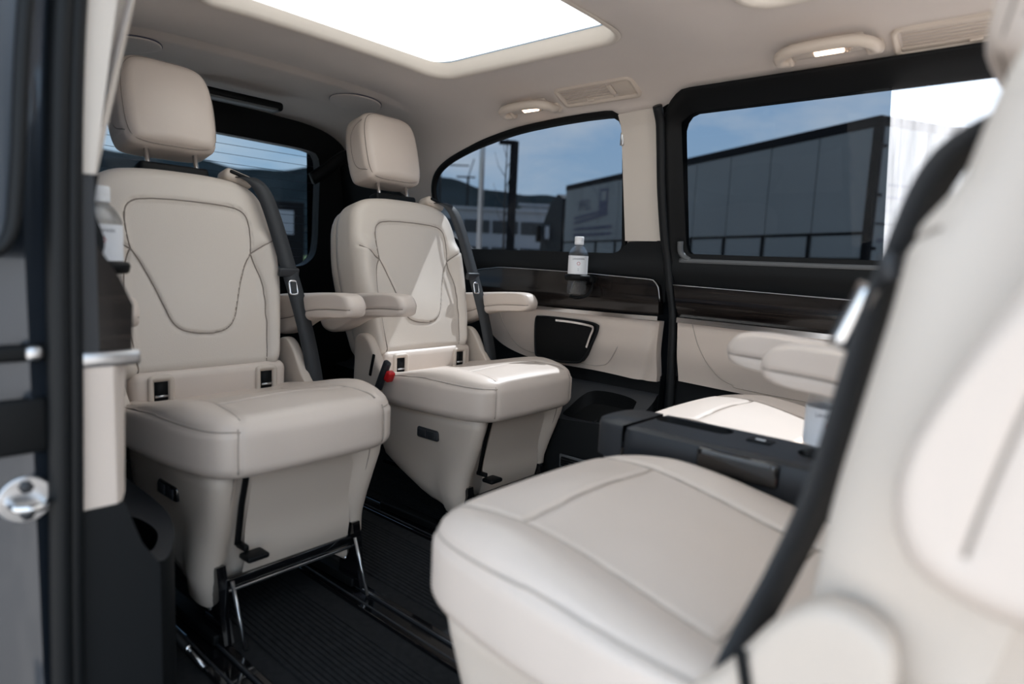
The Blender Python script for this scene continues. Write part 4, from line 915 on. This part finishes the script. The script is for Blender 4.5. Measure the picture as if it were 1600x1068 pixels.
tbox('door_bar', (-.058, -.66, 2.02), (.008, .54, .012), 'truck_black', 0)
# --- lamp post, mast, tree
def dirp(d, L): return Vector((0, -1.045, .8)) + Vector(d) * L
p = dirp((-.659, .731, .177), 12.0); t = empty('lamp_post', (p.x, p.y, -.17), 0, 'black square lamp post with short arm beyond the rear side window', 'lamp post')
h_ = p.z + .17; v, f = rbox((0, 0, h_ / 2), (.055, .055, h_ / 2), .006); obj('post', v, f, 'truck_black', t, False)
v, f = rbox((-.10, -.09, h_ - .03), (.14, .05, .035), .006, 2, Matrix.Rotation(math.radians(42), 3, 'Z')); obj('arm', v, f, 'truck_black', t, False)
p = dirp((-.691, .697, .193), 26); t = obj('flag_mast', *tube([(0, 0, 0), (0, 0, 12)], .10, 10), 'steel'); t.location = (p.x, p.y, -.17); tag(t, 'tall thin grey mast beyond the rear side window', 'pole')
p = dirp((-.667, .724, .15), 17); tree = empty('bare_sapling', (p.x, p.y, -.17), 0, 'bare thin sapling standing beside the black lamp post', 'tree')
v, f = tube([(0, 0, 0), (.02, 0, 1.5), (-.02, .01, 3.0), (.02, 0, 4.6)], [.04, .03, .02, .008], 7); tk = obj('trunk', v, f, 'bark', tree)
for k in range(12):
    z = 1.4 + k * .24; a = k * 2.4; l = .55 - .02 * k; v, f = tube([(0, 0, z), (math.cos(a) * l * .5, math.sin(a) * l * .5, z + .25), (math.cos(a) * l * .8, math.sin(a) * l * .8, z + .6)], [.012, .008, .004], 5); obj('branch', v, f, 'bark', tree)
# --- cranes
for q, (d, L, hh2, jb, lab) in enumerate((((-.741, .66, .12), 140, 20.5, 0, 'far tower crane with long level jib above the hill, left one'), ((-.712, .69, .118), 150, 19.5, 1, 'far tower crane with raised jib near the thin mast'))):
    p = dirp(d, L); t = empty('tower_crane', (p.x, p.y, -.3), math.radians(40), lab, 'crane', 'tower cranes on the skyline')
    v, f = rbox((0, 0, hh2 / 2), (.25, .25, hh2 / 2), 0); obj('mast', v, f, 'truck_black', t, False)
    if jb == 0:
        v, f = tube([(-3, 0, hh2), (6, 0, hh2)], .16, 6); obj('jib', v, f, 'truck_black', t); v, f = tube([(0, 0, hh2), (0, 0, hh2 + 3)], .10, 6); obj('tower_head', v, f, 'truck_black', t)
    else:
        v, f = tube([(-2.6, 0, hh2), (1.6, 0, hh2)], .2, 6); obj('counter_jib', v, f, 'truck_black', t); v, f = tube([(0, 0, hh2), (1.2, 0, hh2 + 4)], .13, 6); obj('jib', v, f, 'truck_black', t)
# --- buildings
def building(d, L, w, dp, h, rz, label, bands):
    p = dirp(d, L); t = empty('office_building', (p.x, p.y, -.2), rz, label, 'building'); v, f = rbox((0, 0, h / 2), (w / 2, dp / 2, h / 2), .03); obj('walls', v, f, 'concrete', t, False)
    v, f = rbox((0, 0, h + .12), (w / 2 + .3, dp / 2 + .3, .12), .02); obj('roof', v, f, 'concrete', t, False)
    for z in bands:
        nW = max(2, int(w / 2.2))
        for k in range(nW):
            x = -w / 2 + (k + .5) * w / nW; v, f = rbox((x, -dp / 2 - .02, z), (w / nW / 2 - .12, .06, .55), .01); wn = obj('window', v, f, 'win_dark', t, False)
            v, f = rbox((x, -dp / 2 - .09, z), (.03, .02, .55), 0); obj('mullion', v, f, 'truck_black', wn, False)
building((-.69, .72, .0), 62, 10, 8, 5.4, math.radians(44), 'white office block with dark window bands beyond the lamp post', (1.7, 4.0))
building((-.625, .78, .0), 72, 6, 8, 6.8, math.radians(39), 'tall pale building part between the lamp post and the truck cab', (2.0, 4.2))
# --- fence and sign behind the tailgate
fe = empty('wire_fence', (-24, 6, -.5), math.radians(80), 'dark wire fence with posts seen through the rear window', 'fence')
for k in range(9):
    v, f = rbox((-12 + k * 3, 0, 1.2), (.05, .05, 1.2), 0); obj('post', v, f, 'truck_black', fe, False)
for z in (.3, 1.2, 2.2):
    v, f = tube([(-12, 0, z), (12, 0, z)], .02, 5); obj('rail', v, f, 'truck_black', fe)
vg = panel('verge', [(-70, -20), (-27, -20), (-27, 60), (-70, 60)], [], lambda P: np.c_[P, np.full(len(P), -.50) + .9 * smoothstep(-27, -60, P[:, 0])], 'grass', res=4); struct(vg, 'green grass verge behind the fence')
v, f = rbox((0, 0, 1.5), (.08, 1.0, 1.5), .02); sg = obj('info_board', v, f, 'truck_black', None, False); sg.location = (-21, 10.2, -.5); sg.rotation_euler = (0, 0, -.5); tag(sg, 'dark upright information board with pale panel beyond the rear window', 'sign')
v, f = rbox((.09, .2, 2.3), (.02, .45, .4), 0); obj('board_panel', v, f, 'concrete', sg, False)
